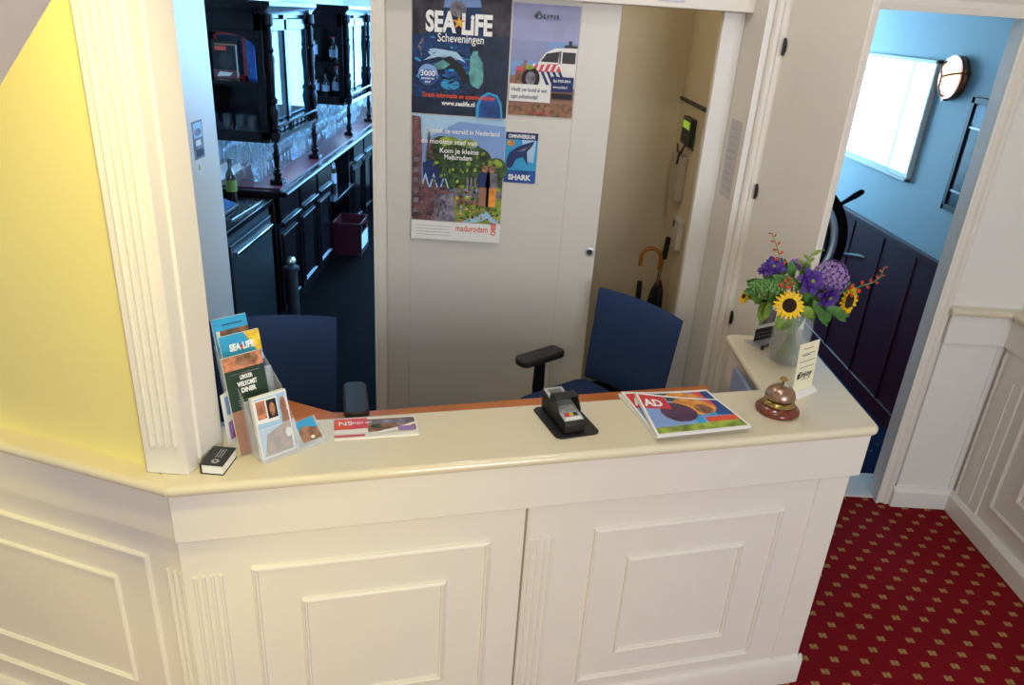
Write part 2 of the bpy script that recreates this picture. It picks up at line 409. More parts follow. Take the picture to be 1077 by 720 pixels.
# ---- column standing on the counter end
col = MB(CREAM)
col.prism([tuple(p[:2]) for p in COLP], TOPZ, 2.95)
cz = 2.9
fl = MB(CREAM)
dcol = (COLP[1] - COLP[0]).normalized(); ncol = Vector((dcol.y, -dcol.x, 0))
for t in (.018, .036, .054, .072):
    p = COLP[0] + dcol * (t + .006) + ncol * .0005
    fl.tube([p + Vector((0, 0, 1.13)), p + Vector((0, 0, cz))], .0062, 10)
column = struct('trim_column', col, bev=.004)
struct('trim_column_fluting', fl, column)
ed = MB(CREAM)
drt = (COLP[2] - COLP[1]).normalized(); nrt = Vector((drt.y, -drt.x, 0))
ed.tube([COLP[1] + drt * .048 + Vector((0, 0, 1.055)), COLP[1] + drt * .048 + Vector((0, 0, cz))], .006, 10)
ed.frame_box(COLP[1] + drt * .052 + nrt * -.002 + Vector((0, 0, 1.052)), drt * .082, nrt * .006, (0, 0, 1.85))
struct('trim_column_casing', ed, column)

# ---- inner left side wall, back to the bar opening
JB = Vector((-1.335, 3.30, 0)); JA = Vector((-1.285, 1.70, 0))
sw = MB(CREAM); sd = (JB - JA).normalized(); sn = Vector((sd.y, -sd.x, 0)); sn = sn if sn.x > 0 else -sn
sw.prism([tuple(p[:2]) for p in (JA, JB, JB + Vector((0, .09, 0)), JB + Vector((-.9, .09, 0)), JB + Vector((-.9, 0, 0)), JB - sn * .12, JA - sn * .12)], 0, 2.95)
struct('wall_inner_left', sw)
nb = MB(CREAM)
nb.box(-1.335, -.60, 3.30, 3.39, 2.35, 2.95); struct('wall_bar_header', nb)

# ---- back wall: sliding door with the posters, header box, closet
Yb = 3.30
wb = MB(CREAM); wb.box(-.607, -.558, 3.262, 3.39, 0, 2.95)
wb.box(-.612, -.596, 3.25, 3.30, 0, 2.4); struct('trim_bar_casing', wb, bev=.004)
hb = MB(CREAM); hb.box(-.558, .925, 3.225, 3.36, 2.168, 2.95); struct('wall_header_box', hb, bev=.004)
dr = thing('door_sliding', 'x', 'door', (-.08, 3.31, 0)); del dr['label']; del dr['category']; dr['kind'] = 'structure'
d = MB(DOORP); d.box(-.458, .245, 3.3035, 3.330, .01, 2.168); struct('panel', d, dr)
d = MB(DOORP); d.box(-.558, -.452, 3.3005, 3.335, .005, 2.168); struct('stile', d, dr, bev=.003)
d = MB(DOORP); d.box(.241, .405, 3.3005, 3.335, .005, 2.168); struct('stile', d, dr, bev=.003)
kp = aty(620, 265, 3.2995)
d = MB(SILVER).lathe([(.0, .0), (.021, 0), (.021, .004), (.014, .005), (.0125, .0005), (0, .0005)], kp + Vector((0, .001, 0)), 20, axis=(0, -1, 0)); d.use(CHARC).lathe([(0, .001), (.0125, .001), (.012, .0022), (0, .0022)], kp, 16, axis=(0, -1, 0))
struct('recessed_pull', d, dr)
# closet shell
cs = MB(CLOSET); cs.box(-.55, .98, 4.23, 4.30, 0, 2.6); struct('wall_closet_back', cs)
cs = MB(CLOSET); cs.box(.90, .98, 3.31, 4.23, 0, 2.6); struct('wall_closet_side', cs)
cs = MB(CLOSET); cs.box(-.60, -.55, 3.39, 4.30, 0, 2.6); struct('wall_closet_left', cs)
cs = MB(CLOSET); cs.box(-.55, .90, 3.36, 4.23, 2.5, 2.6); struct('ceiling_closet', cs)
# right column of the closet opening (edge of second sliding door) and the return wall
rc = MB(WHITE); rc.box(.822, .912, 3.30, 3.345, 0, 2.168); struct('door_closet_edge', rc, bev=.004)
rw = MB(CREAM); rw.prism([(.912, 3.30), (.930, 3.085), (1.0, 3.085), (1.0, 3.31), (.912, 3.31)], 0, 2.95); struct('wall_return', rw)

# ---- door wall (right) with doorway
XL, XR = 1.03, 1.905
dw = MB(WHITE); dw.box(XR, 2.40, 3.08, 3.15, 0, 2.95); dw.box(.93, XR, 3.08, 3.15, 2.21, 2.95); dw.box(.93, XL, 3.081, 3.31, 0, 2.21)
wall_door = struct('wall_door', dw)
cp = [(0, 0), (.022, 0), (.024, .01), (.016, .018), (.016, .034), (.026, .044), (.026, .058), (.018, .066), (0, .066)]
def casing_v(mbx, x, sgn, z0, z1):
    """upright door casing: profile runs sideways from x"""
    n = len(cp); vs = []
    for z in (z0, z1): vs += [(x + sgn * b, 3.08 - a, z) for a, b in cp]
    mbx.add(vs, [tuple(range(n)), tuple(range(n, 2 * n))] + [(i, (i + 1) % n, n + (i + 1) % n, n + i) for i in range(n)])
cs = MB(CREAM); casing_v(cs, XR - .002, 1, 0, 2.28); struct('trim_casing_right', cs, wall_door, ang=25)
cs = MB(CREAM); casing_v(cs, XL - .008, -1, 0, 2.28); struct('trim_casing_left', cs, wall_door, ang=25)
cs = MB(CREAM); cs.sweep([(a, 2.208 + b * 1.35) for a, b in cp], (XL - .07, 3.08, 0), (XR + .066, 3.08, 0), Vector((0, -1, 0))); struct('trim_casing_head', cs, wall_door, ang=25)
# wainscot to the right of the door
ws = MB(WHITE); ws.box(1.985, 2.29, 3.065, 3.08, .10, .88)
ws.box(1.975, 2.29, 3.048, 3.08, .88, 1.02); ws.box(2.235, 2.29, 3.058, 3.08, .1, .88)
struct('trim_wainscot_door', ws, wall_door, bev=.002)
rl = MB(TOPC); rl.box(1.955, 2.29, 3.035, 3.08, 1.02, 1.05); rl.sweep(nosing_prof(1.02, 1.05), (1.955, 3.035, 0), (2.25, 3.035, 0), Vector((0, -1, 0)))
struct('trim_rail_door', rl, wall_door)
bb = MB(WHITE); bb.sweep([(0, 0), (.03, 0), (.03, .085), (.012, .105), (0, .105)], (1.965, 3.065, 0), (2.29, 3.065, 0), Vector((0, -1, 0))); struct('baseboard_door', bb, wall_door)

# right wall, running towards the viewer
wr = MB(WHITE); wr.box(2.29, 2.40, -2.4, 3.08, 0, 2.95); wall_right = struct('wall_right', wr)
px_ = MB(CREAM); px_.box(2.265, 2.29, -2.4, 3.05, 0, .88); px_.box(2.248, 2.29, -2.4, 3.05, .88, 1.02)
px_.box(2.256, 2.27, 2.86, 2.98, .1, .88)
struct('trim_wainscot_right', px_, wall_right, bev=.002)
ml = MB(CREAM); uR = Vector((0, -1, 0)); nR = Vector((-1, 0, 0)); oR = Vector((2.265, 2.86, 0))
for k in range(4):
    o = .06 + k * 1.02
    ml.moulding(oR, uR, nR, o, o + .9, .19, .79, .018, .009); ml.moulding(oR, uR, nR, o + .13, o + .77, .31, .67, .018, .009)
ml.tube([(2.262, 3.03, .1), (2.262, 3.03, .86)], .008, 8); ml.tube([(2.257, 2.92, .12), (2.257, 2.92, .76)], .005, 8)
struct('trim_panel_moulding_right', ml, wall_right)
rl = MB(TOPC); rl.box(2.235, 2.29, -2.4, 3.035, 1.02, 1.05); rl.sweep(nosing_prof(1.02, 1.05), (2.235, 3.02, 0), (2.235, -2.4, 0), Vector((-1, 0, 0))); struct('trim_rail_right', rl, wall_right)
bb = MB(CREAM); bb.sweep([(0, 0), (.03, 0), (.03, .085), (.012, .105), (0, .105)], (2.265, 3.05, 0), (2.265, -2.4, 0), Vector((-1, 0, 0))); struct('baseboard_right', bb, wall_right)

# the narrow door leaf, opened into the reception
h0 = Vector((1.010, 3.052, 0)); h1 = Vector((1.133, 2.640, 0)); ld = (h1 - h0).normalized(); ln = Vector((-ld.y, ld.x, 0))
if ln.x < 0: ln = -ln
lf = MB(CREAM); lf.frame_box(h0 + Vector((0, 0, .01)), h1 - h0, ln * .03, (0, 0, 2.275)); door_leaf = struct('door_1', lf, bev=.003)
for zz in (2.055, 1.50, .94):
    hg = MB(BLACKP); q = h0 + Vector((-.004, -.004, zz)); hg.lathe([(0, -.024), (.006, -.024), (.006, .024), (0, .024)], q, 10); hg.ball(q + Vector((0, 0, .026)), .006, 8, 6); hg.ball(q - Vector((0, 0, .026)), .006, 8, 6)
    hg.frame_box(q + Vector((0, -.0, -.018)), ld * .012, ln * .002, (0, 0, .036))
    struct('hinge', hg, door_leaf)

# ---- hall beyond the doorway
hw = MB(BLUEWALL); hw.box(2.33, 2.42, 3.15, 9.6, 0, 2.75); wall_hall = struct('wall_hall_right', hw)
hw = MB(BLUEWALL); hw.box(.92, 1.0, 3.31, 9.6, 0, 2.75); struct('wall_hall_left', hw)
hw = MB(BLUEWALL); hw.box(.92, 2.42, 9.5, 9.6, 0, .75); hw.box(.92, 2.42, 9.5, 9.6, 2.45, 2.75); struct('wall_hall_end', hw)
hw = MB(DAYWIN2); hw.box(1.0, 2.33, 9.52, 9.54, .75, 2.45); wn = struct('window_1', hw)
hw = MB(WHITE)
for x in (1.0, 1.42, 1.86, 2.27): hw.box(x, x + .06, 9.48, 9.56, .75, 2.45)
hw.box(1.0, 2.33, 9.46, 9.56, .70, .77); hw.box(1.0, 2.33, 9.48, 9.56, 2.40, 2.46); struct('window_frame', hw, wn)
dd = MB(DADO); dd.box(2.305, 2.33, 3.15, 9.5, 0, 1.0); dd.box(2.29, 2.33, 3.15, 9.5, 1.0, 1.035)
for y in (3.62, 4.02, 4.42, 4.85, 5.3, 5.8, 6.4, 7): dd.box(2.298, 2.306, y, y + .02, .1, 1.0)
dd.box(2.296, 2.31, 3.31, 9.5, 0, .1); struct('trim_hall_dado', dd, wall_hall, bev=.003)

# daylight window set in the hall's left wall, behind the leaf
hw = MB(DAYWIN2); hw.box(1.003, 1.012, 6.2, 9.3, 1.0, 2.45); wn = struct('window_2', hw)
hw = MB(WHITE)
for y in (6.16, 7.2, 8.25, 9.3): hw.box(1.0, 1.03, y, y + .05, .96, 2.5)
hw.box(1.0, 1.04, 6.16, 9.35, .94, 1.0); hw.box(1.0, 1.03, 6.16, 9.35, 2.45, 2.5); struct('window_frame', hw, wn)

# ---- bar room shell
bw = MB(CREAM); bw.box(-2.2, -2.1, 3.39, 9.6, 0, 2.75); struct('wall_bar_left', bw)
bw = MB(CREAM); bw.box(.35, .40, 4.3, 9.6, 0, 2.75); struct('wall_bar_right', bw)
bw = MB(CREAM); bw.box(-2.2, .4, 9.5, 9.6, 0, .9); bw.box(-2.2, .4, 9.5, 9.6, 2.45, 2.75); bw.box(-2.2, -1.35, 9.5, 9.6, .9, 2.45); struct('wall_bar_end', bw)
bw = MB(DAYWIN); bw.box(-1.35, .35, 9.52, 9.54, .9, 2.45); wn = struct('window_3', bw)
bw = MB(WHITE)
for x in (-1.37, -.83, -.27, .29): bw.box(x, x + .06, 9.48, 9.56, .9, 2.45)
bw.box(-1.37, .35, 9.46, 9.56, .86, .92); bw.box(-1.37, .35, 9.48, 9.56, 2.4, 2.46); struct('window_frame', bw, wn)
bw = MB(DAYWIN); bw.box(.338, .346, 4.5, 7.0, 1.5, 2.6); wn = struct('window_4', bw)
bw = MB(WHITE)
for y in (4.46, 5.3, 6.14, 7.0): bw.box(.32, .35, y, y + .05, 1.45, 2.65)
bw.box(.31, .35, 4.46, 7.05, 1.43, 1.5); bw.box(.32, .35, 4.46, 7.05, 2.6, 2.65); struct('window_frame', bw, wn)

# ================================================================== reception counter
ct = thing('reception_counter', 'cream panelled reception counter with a rounded top and a short side wing', 'reception counter', (A + Bp) / 2)
def body_pt(s, o=0): return A + U1 * s - N1 * (.04 + o)
Lb = body_pt(-.0); Rb = body_pt(1.935)
bd = MB(CREAM)
WX = 1.108
bd.prism([tuple(p[:2]) for p in (Lb, Rb, Vector((WX, 2.56, 0)), Vector((.885, 2.56, 0)), Vector((.885, 2.18, 0)), body_pt(1.6, .22), body_pt(.12, .22))], .0, .882)
obj('body', bd, ct, bev=.003)
ap = MB(CREAM)
apo = [A - N1 * .022, A + U1 * 1.952 - N1 * .022, Vector((1.128, 2.58, 0)), Vector((.87, 2.58, 0)), Vector((.87, 2.15, 0)), A + U1 * 1.6 - N1 * .28, A + U1 * .1 - N1 * .28]
ap.prism([tuple(p[:2]) for p in apo], .875, 1.022)
obj('fascia', ap, ct, bev=.003)
tp = MB(TOPC)
def rc_poly(pts, rads, n=6):
    out = []; k = len(pts)
    for i in range(k):
        p = Vector(pts[i][:2]); a = Vector(pts[i - 1][:2]) - p; b = Vector(pts[(i + 1) % k][:2]) - p; r = rads[i]
        if r <= 0: out.append(tuple(p)); continue
        a.normalize(); b.normalize(); half = a.angle(b) / 2; t = r / math.tan(half); c = p + (a + b).normalized() * (r / sin(half))
        s0 = p + a * t - c; s1 = p + b * t - c; w0 = math.atan2(s0.y, s0.x); w1 = math.atan2(s1.y, s1.x)
        dw_ = (w1 - w0 + PI) % (2 * PI) - PI
        for j in range(n + 1): out.append((c.x + r * cos(w0 + dw_ * j / n), c.y + r * sin(w0 + dw_ * j / n)))
    return out
poly = rc_poly([A, Bp, Ep, Dp, Cp, BKL, Vector((W0.x + .01, W0.y + .05, 0)), W0], [0, .035, .03, .03, .0, 0, 0, 0])
tp.prism(poly, 1.02, 1.05)
obj('worktop', tp, ct, bev=.0135, seg=4, ang=30)
pl = MB(CREAM)
pp_ = [(0, 0), (.014, 0), (.014, .10), (.010, .112), (.004, .122), (0, .122)]
pl.sweep(pp_, body_pt(-.01), body_pt(1.935 + .012), N1)
pl.sweep(pp_, Rb + Vector((-.002, -.011, 0)), Vector((WX, 2.56, 0)), Vector((1, 0, 0)))
obj('plinth', pl, ct, ang=25)
b0 = body_pt(0)
for s0, s1, z0, z1, w in ((.165, .80, .166, .768, .018), (.283, .677, .268, .645, .018), (1.103, 1.728, .164, .770, .018), (1.22, 1.612, .266, .652, .018)):
    m = MB(CREAM).moulding(b0, U1, N1, s0, s1, z0, z1, w, .009); obj('panel_moulding', m, ct, ang=25)
for s0 in (.03, .918):
    m = MB(CREAM)
    for t in range(4): 
        q = b0 + U1 * (s0 + t * .0205) + N1 * .0005; m.tube([q + Vector((0, 0, .135)), q + Vector((0, 0, .752))], .0052, 8)
    obj('fluting', m, ct)
m = MB(pm('panel_joint_shadow_gap', '#8d8470', .8))
m.frame_box(b0 + U1 * .893 + N1 * .0 + Vector((0, 0, .122)), U1 * .006, N1 * .0012, (0, 0, .753)); obj('panel_joint', m, ct)
m = MB(CREAM); q = b0 + U1 * 1.828
m.tube([q + Vector((0, 0, .12)), q + Vector((0, 0, .868))], .005, 8); obj('edge_bead', m, ct)
m = MB(CREAM); q = b0 + U1 * .905; m.tube([q + Vector((0, 0, .12)), q + Vector((0, 0, .868))], .004, 8); obj('edge_bead', m, ct)

# desk behind, lower
dk = thing('reception_desk', 'low orange beech desk top behind the raised counter', 'desk', (-.1, 2.1, 0))
dpoly = [(-.93, 2.05), tuple(body_pt(.1, .23)[:2]), tuple(body_pt(1.6, .23)[:2]), (.86, 2.2), (1.0, 2.5)]
e0 = atz(640, 412, .75); e1 = atz(370, 433, .75); e2 = atz(350, 433, .75); e3 = atz(305, 420.5, .75)
dpoly = [tuple(p[:2]) for p in (body_pt(.12, .24), body_pt(1.58, .24), Vector((.862, 2.20, 0)), Vector((.862, e0.y + .12, 0)), e0, e1, e2, e3)] + [(e3.x - .12, e3.y + .03), (-.92, 2.2)]
obj('desk_top', MB(ORANGE).prism(dpoly, .722, .75), dk, bev=.004)
for lx, ly in ((-.62, 2.05), (.55, 2.35), (-.15, 2.2)):
    obj('leg', MB(SILVER).lathe([(0, 0), (.03, 0), (.03, .01), (.022, .02), (.022, .722), (0, .722)], (lx, ly, 0), 14), dk)

# blue-grey panel under the wing with the silver tray at its foot
m = MB(BLUEGREY); pA = Vector((.845, 2.16, 0)); pB = Vector((.845, 2.36, 0))
m.box(.835, .85, 2.17, 2.40, .765, 1.0); m.box(.78, .85, 2.17, 2.40, .751, .765)
tag(obj('monitor_riser', m, loc=(.83, 2.28, .751), bev=.002), 'blue grey upright panel on the desk under the counter wing', 'panel')
m = MB(SILVER); m.box(.745, .832, 2.12, 2.162, .7515, .775); m.use(CHARC).box(.748, .83, 2.116, 2.121, .757, .770)
tag(obj('desk_gadget', m, loc=(.79, 2.14, .7515), bev=.003), 'small silver box at the right end of the orange desk', 'box')

# ================================================================== chairs
def chair(label, bc, ang, back_z0, back_z1, halfw, seat_z, arm_z, grp='blue office chairs behind the counter'):
    """bc: foot point of the backrest's middle; ang: facing direction"""
    f = Vector((cos(ang), sin(ang), 0)); r = Vector((f.y, -f.x, 0)); up = Vector((0, 0, 1))
    bc = Vector(bc); sc_ = bc + f * .29; base = Vector((sc_.x, sc_.y, 0))
    t = thing('office_chair', label, 'office chair', base, grp)
    # backrest: cushioned slab, rounded outline, slight curve
    m = MB(NAVY); nu, nv = 12, 10; grid = {}
    for side, th in ((1, .03), (-1, .03)):
        for i in range(nu + 1):
            for j in range(nv + 1):
                a = -1 + 2 * i / nu; b = -1 + 2 * j / nv
                ea = (1 - abs(a) ** 8) ; eb = (1 - abs(b) ** 10)
                p = bc + r * (a * halfw * (1 - .06 * (1 - (b + 1) / 2) )) + up * (back_z0 + (b + 1) / 2 * (back_z1 - back_z0)) + f * (.04 * a * a - .05 * (b * .5)) + f * side * th * max(.12, min(ea, eb)) 
                grid[(side, i, j)] = len(m.v); m.v.append(p)
    for side in (1, -1):
        for i in range(nu):
            for j in range(nv):
                q = (grid[(side, i, j)], grid[(side, i + 1, j)], grid[(side, i + 1, j + 1)], grid[(side, i, j + 1)])
                m.f.append(q); m.fm.append(0)
    edge = [(i, 0) for i in range(nu)] + [(nu, j) for j in range(nv)] + [(i, nv) for i in range(nu, 0, -1)] + [(0, j) for j in range(nv, 0, -1)]
    for k in range(len(edge)):
        a, b = edge[k], edge[(k + 1) % len(edge)]; m.f.append((grid[(1,) + a], grid[(1,) + b], grid[(-1,) + b], grid[(-1,) + a])); m.fm.append(0)
    obj('backrest', m, t, bev=.006, ang=60)
    m = MB(NAVY); pts = []
    sp = rc_poly([(p.x, p.y) for p in (sc_ + r * .24 - f * .24, sc_ + r * .25 + f * .24, sc_ - r * .25 + f * .24, sc_ - r * .24 - f * .24)][::1], [.08, .12, .12, .08])
    m.prism(sp, seat_z - .07, seat_z); obj('seat', m, t, bev=.028, seg=4, ang=60)
    for s in (1, -1):
        m = MB(BLACKP); ac = sc_ + r * s * .29 + f * .0
        m.tube([sc_ + r * s * .2 + up * (seat_z - .08), ac + up * (seat_z - .08), ac + up * (seat_z - .02), ac + up * (arm_z - .035)], [.022, .026, .03, .026], 10, flat=.6)
        arm = obj('armrest', m, t)
        m = MB(CHARC); pp = rc_poly([(p.x, p.y) for p in (ac + r * .045 - f * .12, ac + r * .045 + f * .13, ac - r * .045 + f * .13, ac - r * .045 - f * .12)], [.03, .035, .035, .03])
        m.prism(pp, arm_z - .035, arm_z); obj('arm_pad', m, arm, bev=.01, seg=3)
    m = MB(BLACKP); m.tube([bc - f * .05 + up * (back_z0 + .2), bc - f * .06 + up * (back_z0 - .02), bc + f * .02 + up * (seat_z - .1), sc_ + up * (seat_z - .09)], .022, 8, flat=.6); obj('back_bracket', m, t)
    m = MB(BLACKP).lathe([(0, .08), (.03, .08), (.03, .25), (.02, .25), (.02, seat_z - .1), (.07, seat_z - .07), (0, seat_z - .07)], base, 14); obj('gas_lift', m, t)
    m = MB(BLACKP)
    for k in range(5):
        an = ang + .3 + k * 2 * PI / 5; e = Vector((cos(an), sin(an), 0)); m.tube([base + up * .1, base + e * .27 + up * .07], [.028, .018], 8)
    st = obj('star_base', m, t)
    for k in range(5):
        an = ang + .3 + k * 2 * PI / 5; e = Vector((cos(an), sin(an), 0)); w = MB(BLACKP).lathe([(0, -.02), (.028, -.02), (.03, 0), (.028, .02), (0, .02)], base + e * .27 + up * .0305, 14, axis=(-sin(an), cos(an), 0)); obj('caster', w, st)
    return t
chair('blue office chair at the right, turned to face left', (.585, 2.965, 0), math.atan2(-.65, -.76), .585, 1.015, .235, .585, .735)
chair('blue office chair at the left behind the brochure stand, facing the desk', (-.880, 2.615, 0), rad(-76), .58, .988, .235, .50, .785)

# ================================================================== posters on the sliding door
YP = 3.2995
def poster(name, label, bl, br, height, cat='poster', group=None):
    L_, R_ = aty(*bl, YP), aty(*br, YP); W = R_.x - L_.x; z0 = (L_.z + R_.z) / 2
    O = Vector((L_.x, YP, z0)); S = planeS(O, (1, 0, 0), (0, 0, 1), (0, -1, 0))
    mb = MB(); sheet_body(mb, S, W, height, .001, PAPER)
    return mb, Sheet(mb, S), W, O
# underwater aquarium poster
mb, s, W, O = poster('p', '', (433, 119.5), (532, 123.5), .62)
s.rect(DEEP, 0, 0, W, .62); s.poly(DEEP2, [(0, 0), (W, 0), (W, .09), (W * .6, .11), (W * .3, .06), (0, .07)])
s.poly(SKYINK, [(W * .22, .62), (W * .78, .62), (W * .72, .43), (W * .30, .42)])
s.poly(ROCK, [(0, .62), (W * .24, .62), (W * .33, .46), (W * .28, .33), (0, .31)]); s.poly(ROCK, [(W * .76, .62), (W, .62), (W, .30), (W * .75, .33), (W * .68, .46)])
s.ell(STONEI, W * .46, .418, .035, .03)
s.poly(DEEP2, [(W * .58, .30), (W, .33), (W, .09), (W * .66, .09)])
s.poly(STONEI, [(W * .06, .27), (W * .12, .31), (W * .10, .22), (W * .09, .235)])
s.ell(PALEBLUE, W * .34, .235, .075, .022, -.25); s.ell(BLUEINK, W * .48, .185, .06, .04, .4); s.ell(CYANINK, W * .40, .125, .04, .022)
s.ell(DEEP2, W * .36, .205, .06, .02, -.3); s.ell(TEAL, W * .29, .195, .035, .013, .2)
rr = random.Random(5)
for k in range(90):
    s.ell((BLUEINK, DEEP, DEEP2, CYANINK, BLUEINK)[k % 5], W * rr.uniform(.03, .60), rr.uniform(.09, .31), rr.uniform(.004, .02), rr.uniform(.002, .006), rr.uniform(-.5, .5), n=9, lvl=24 + k % 5)
s.poly(PALEBLUE, [(W * .12, .215), (W * .30, .262), (W * .46, .255), (W * .56, .215), (W * .44, .232), (W * .30, .235)], 30); s.poly(INK, [(W * .30, .225), (W * .40, .238), (W * .52, .205), (W * .60, .15), (W * .54, .14), (W * .44, .19)], 31); s.poly(TEAL, [(W * .22, .198), (W * .32, .222), (W * .40, .205), (W * .33, .185)], 32)
# silhouette of a child looking at the fish
s.k = 33; s.poly(TEAL, [(W * .60, .235), (W * .63, .262), (W * .70, .265), (W * .75, .245), (W * .76, .19), (W * .74, .14), (W * .70, .115), (W * .63, .125), (W * .605, .14), (W * .60, .16), (W * .585, .178), (W * .60, .19)])
s.poly(DEEP2, [(W * .68, .272), (W * .80, .27), (W * .86, .21), (W * .84, .13), (W * .74, .12), (W * .745, .17), (W * .73, .22), (W * .68, .25)])
s.poly(CYANINK, [(W * .68, .0), (W * .68, .05), (W * .72, .085), (W * .80, .105), (W * .90, .095), (W * .95, .06), (W * .965, 0)])
s.poly(BLUEINK, [(W * .71, .0), (W * .715, .05), (W * .75, .08), (W * .81, .095), (W * .89, .085), (W * .93, .05), (W * .945, 0)])
s.k = 40; s.ell(SKYINK, W * .17, .16, .042, .042); s.ell(BLUEINK, W * .17, .15, .038, .030)
s.text(WHITEINK, '3000', W * .17, .155, .03, .0006, 'CENTER', width=.062); s.text(WHITEINK, 'zeedieren', W * .17, .141, .014, .0002, 'CENTER'); s.text(WHITEINK, 'zien!', W * .17, .127, .014, .0002, 'CENTER')
s.k = 40; s.text(WHITEINK, 'SEA', W * .14, .331, .106, .0045, width=W * .31); s.text(WHITEINK, 'LiFE', W * .50, .327, .106, .0045, width=W * .31)
s.poly(ORANGEI, [(W * .475 + r * cos(t), .368 + r * sin(t)) for r, t in ((.03 if i % 2 == 0 else .011, PI / 2 + i * PI / 5) for i in range(10))])
s.poly(YELI, [(W * .478 + r * cos(t), .366 + r * sin(t)) for r, t in ((.018 if i % 2 == 0 else .008, PI / 2 + i * PI / 5) for i in range(10))])
s.text(WHITEINK, 'Scheveningen', W * .5, .292, .046, .0004, 'CENTER', width=W * .47)
s.text(CORAL, 'Gratis informatie en openingstijden', W * .11, .072, .026, .0006, width=W * .76, shear=.15)
s.text(WHITEINK, 'www.sealife.nl', W * .32, .042, .026, .0008, width=W * .35)
tag(obj('poster', mb, loc=O, smooth=False), 'dark blue aquarium poster with large white SEA LIFE lettering on the cream door', 'poster', 'posters on the cream sliding door')
# miniature town poster
mb, s, W, O = poster('p', '', (433, 248), (525, 255), .545)
TL = .545; z0_ = .085
s.rect(SKYINK, 0, z0_, W, TL)
s.poly(PALEBLUE, [(0, TL), (W, TL), (W, TL - .03), (W * .5, TL - .02), (W * .2, TL - .09), (0, TL - .15)])
for u, v, a, b in ((.42, .36, .09, .085), (.60, .34, .085, .075), (.72, .36, .06, .06), (.33, .41, .06, .05), (.92, .33, .05, .05)): s.ell(GREENI, W * u, v, a, b)
for u, v, a, b in ((.40, .44, .045, .02), (.60, .435, .045, .018), (.9, .355, .035, .02)): s.ell(LIME, W * u, v, a, b)
s.rect(GREENI, W * .15, .23, W, .31); s.rect(LIME, W * .45, z0_, W, .25); s.rect(STONEI, W * .45, .20, W, .235); s.rect(BROWNI, W * .5, .165, W * .9, .19)
s.poly(LIME, [(W * .48, .13), (W * .75, .135), (W * .82, .15), (W * .6, .155)]); s.poly(PALEBLUE, [(W * .55, z0_), (W, z0_), (W * .84, .14), (W * .75, .12)]); s.poly(LIME, [(W * .7, z0_), (W * .92, z0_), (W * .85, .105)])
s.poly(BRICKI, [(0, TL - .005), (W * .09, TL - .01), (W * .11, .40), (W * .10, z0_), (0, z0_)])
s.poly(BRICKI, [(W * .10, z0_), (W * .10, .26), (W * .2, .25), (W * .47, .22), (W * .49, z0_)]); s.poly(STONEI, [(W * .25, z0_), (W * .25, .2), (W * .46, .215), (W * .49, z0_)])
s.poly(NAVYINK, [(W * .12, .34), (W * .22, .36), (W * .40, .245), (W * .20, .23), (W * .13, .25)])
for u in (.15, .24, .36): s.poly(PALEBLUE, [(W * (u - .05), .235), (W * u, .30), (W * (u + .05), .235)]); s.poly(BRICKI, [(W * (u - .035), .235), (W * u, .28), (W * (u + .035), .235)])
s.poly(BRICKI, [(W * .15, .36), (W * .18, .48), (W * .19, .48), (W * .23, .36)]); s.poly(STONEI, [(W * .165, .44), (W * .18, .50), (W * .195, .44)])
rr = random.Random(3)
for k in range(150):
    u_ = rr.uniform(.17, .98); v_ = rr.uniform(.24, .43); 
    if ((u_ - .52) / .40) ** 2 + ((v_ - .34) / .10) ** 2 < 1: s.ell((GREENI, LIME, FORESTI, GREENI)[k % 4], W * u_, v_, rr.uniform(.004, .013), rr.uniform(.004, .011), rr.uniform(0, 3), n=7, lvl=30 + k % 9)
for k in range(130):
    u_ = rr.uniform(.5, .98); v_ = rr.uniform(z0_ + .008, .25); s.ell((LIME, GREENI, BROWNI, FORESTI, STONEI, ORANGEI, PALEBLUE)[k % 7], W * u_, v_, rr.uniform(.003, .010), rr.uniform(.002, .007), rr.uniform(0, 3), n=7, lvl=30 + k % 9)
for k in range(70):
    u_ = rr.uniform(.01, .47); v_ = rr.uniform(z0_ + .004, .24); s.rect((BRICKI, STONEI, ROCK)[k % 3], W * u_ - .003, v_, W * u_ + .003, v_ + rr.uniform(.006, .016), lvl=30 + k % 9)
for k in range(6): s.rect(STONEI, W * (.02 + .0 * k), .12 + .045 * k, W * .075, .14 + .045 * k, 40)
for u in (.70, .655, .615): s.rect(STONEI, W * u - .004, .23, W * u + .004, .29, 45)
# two visitors
for u, c1, c2 in ((.80, NAVYINK, SANDI), (.88, STONEI, ORANGEI)):
    s.rect(c2, W * u - .022, .165, W * u + .022, .255, 50); s.poly(c1, [(W * u - .028, .25), (W * u + .028, .25), (W * u + .022, .315), (W * u - .022, .315)], 51); s.ell(SKIN, W * u, .33, .012, .014, lvl=52); s.ell(BROWNI, W * u, .338, .014, .009, lvl=53)
s.rect(PAPER, 0, 0, W, z0_, 54)
for k in range(4): s.rect(GREYINK, W * .06, .02 + k * .014, W * .44, .0213 + k * .014, 56)
s.text(CORAL, 'madurodam', W * .5, .045, .042, .0004, lvl=57, width=W * .36); s.rect(CORAL, W * .925 - .011, .058, W * .925 + .011, z0_ + .006, 58); s.ell(CORAL, W * .925, .045, .011, .011, lvl=58); s.ell(PAPER, W * .925, .045, .006, .006, lvl=59)
for k in (-1, 1): s.rect(PAPER, W * .925 + k * .004 - .001, .062, W * .925 + k * .004 + .001, z0_, 60)
for u, v, t, w_ in ((.14, .475, 'Ontdek de wereld in Nederland', .80), (.10, .430, 'de mooiste stad van', .6), (.30, .392, 'Kom je kleine', .42), (.35, .365, 'Madurodam', .30)): s.text(WHITEINK, t, W * u, v, .03, .0005, width=W * w_, lvl=61)
tag(obj('poster', mb, loc=O, smooth=False), 'poster of a miniature town with trees and sky, white strip along its foot', 'poster', 'posters on the cream sliding door')
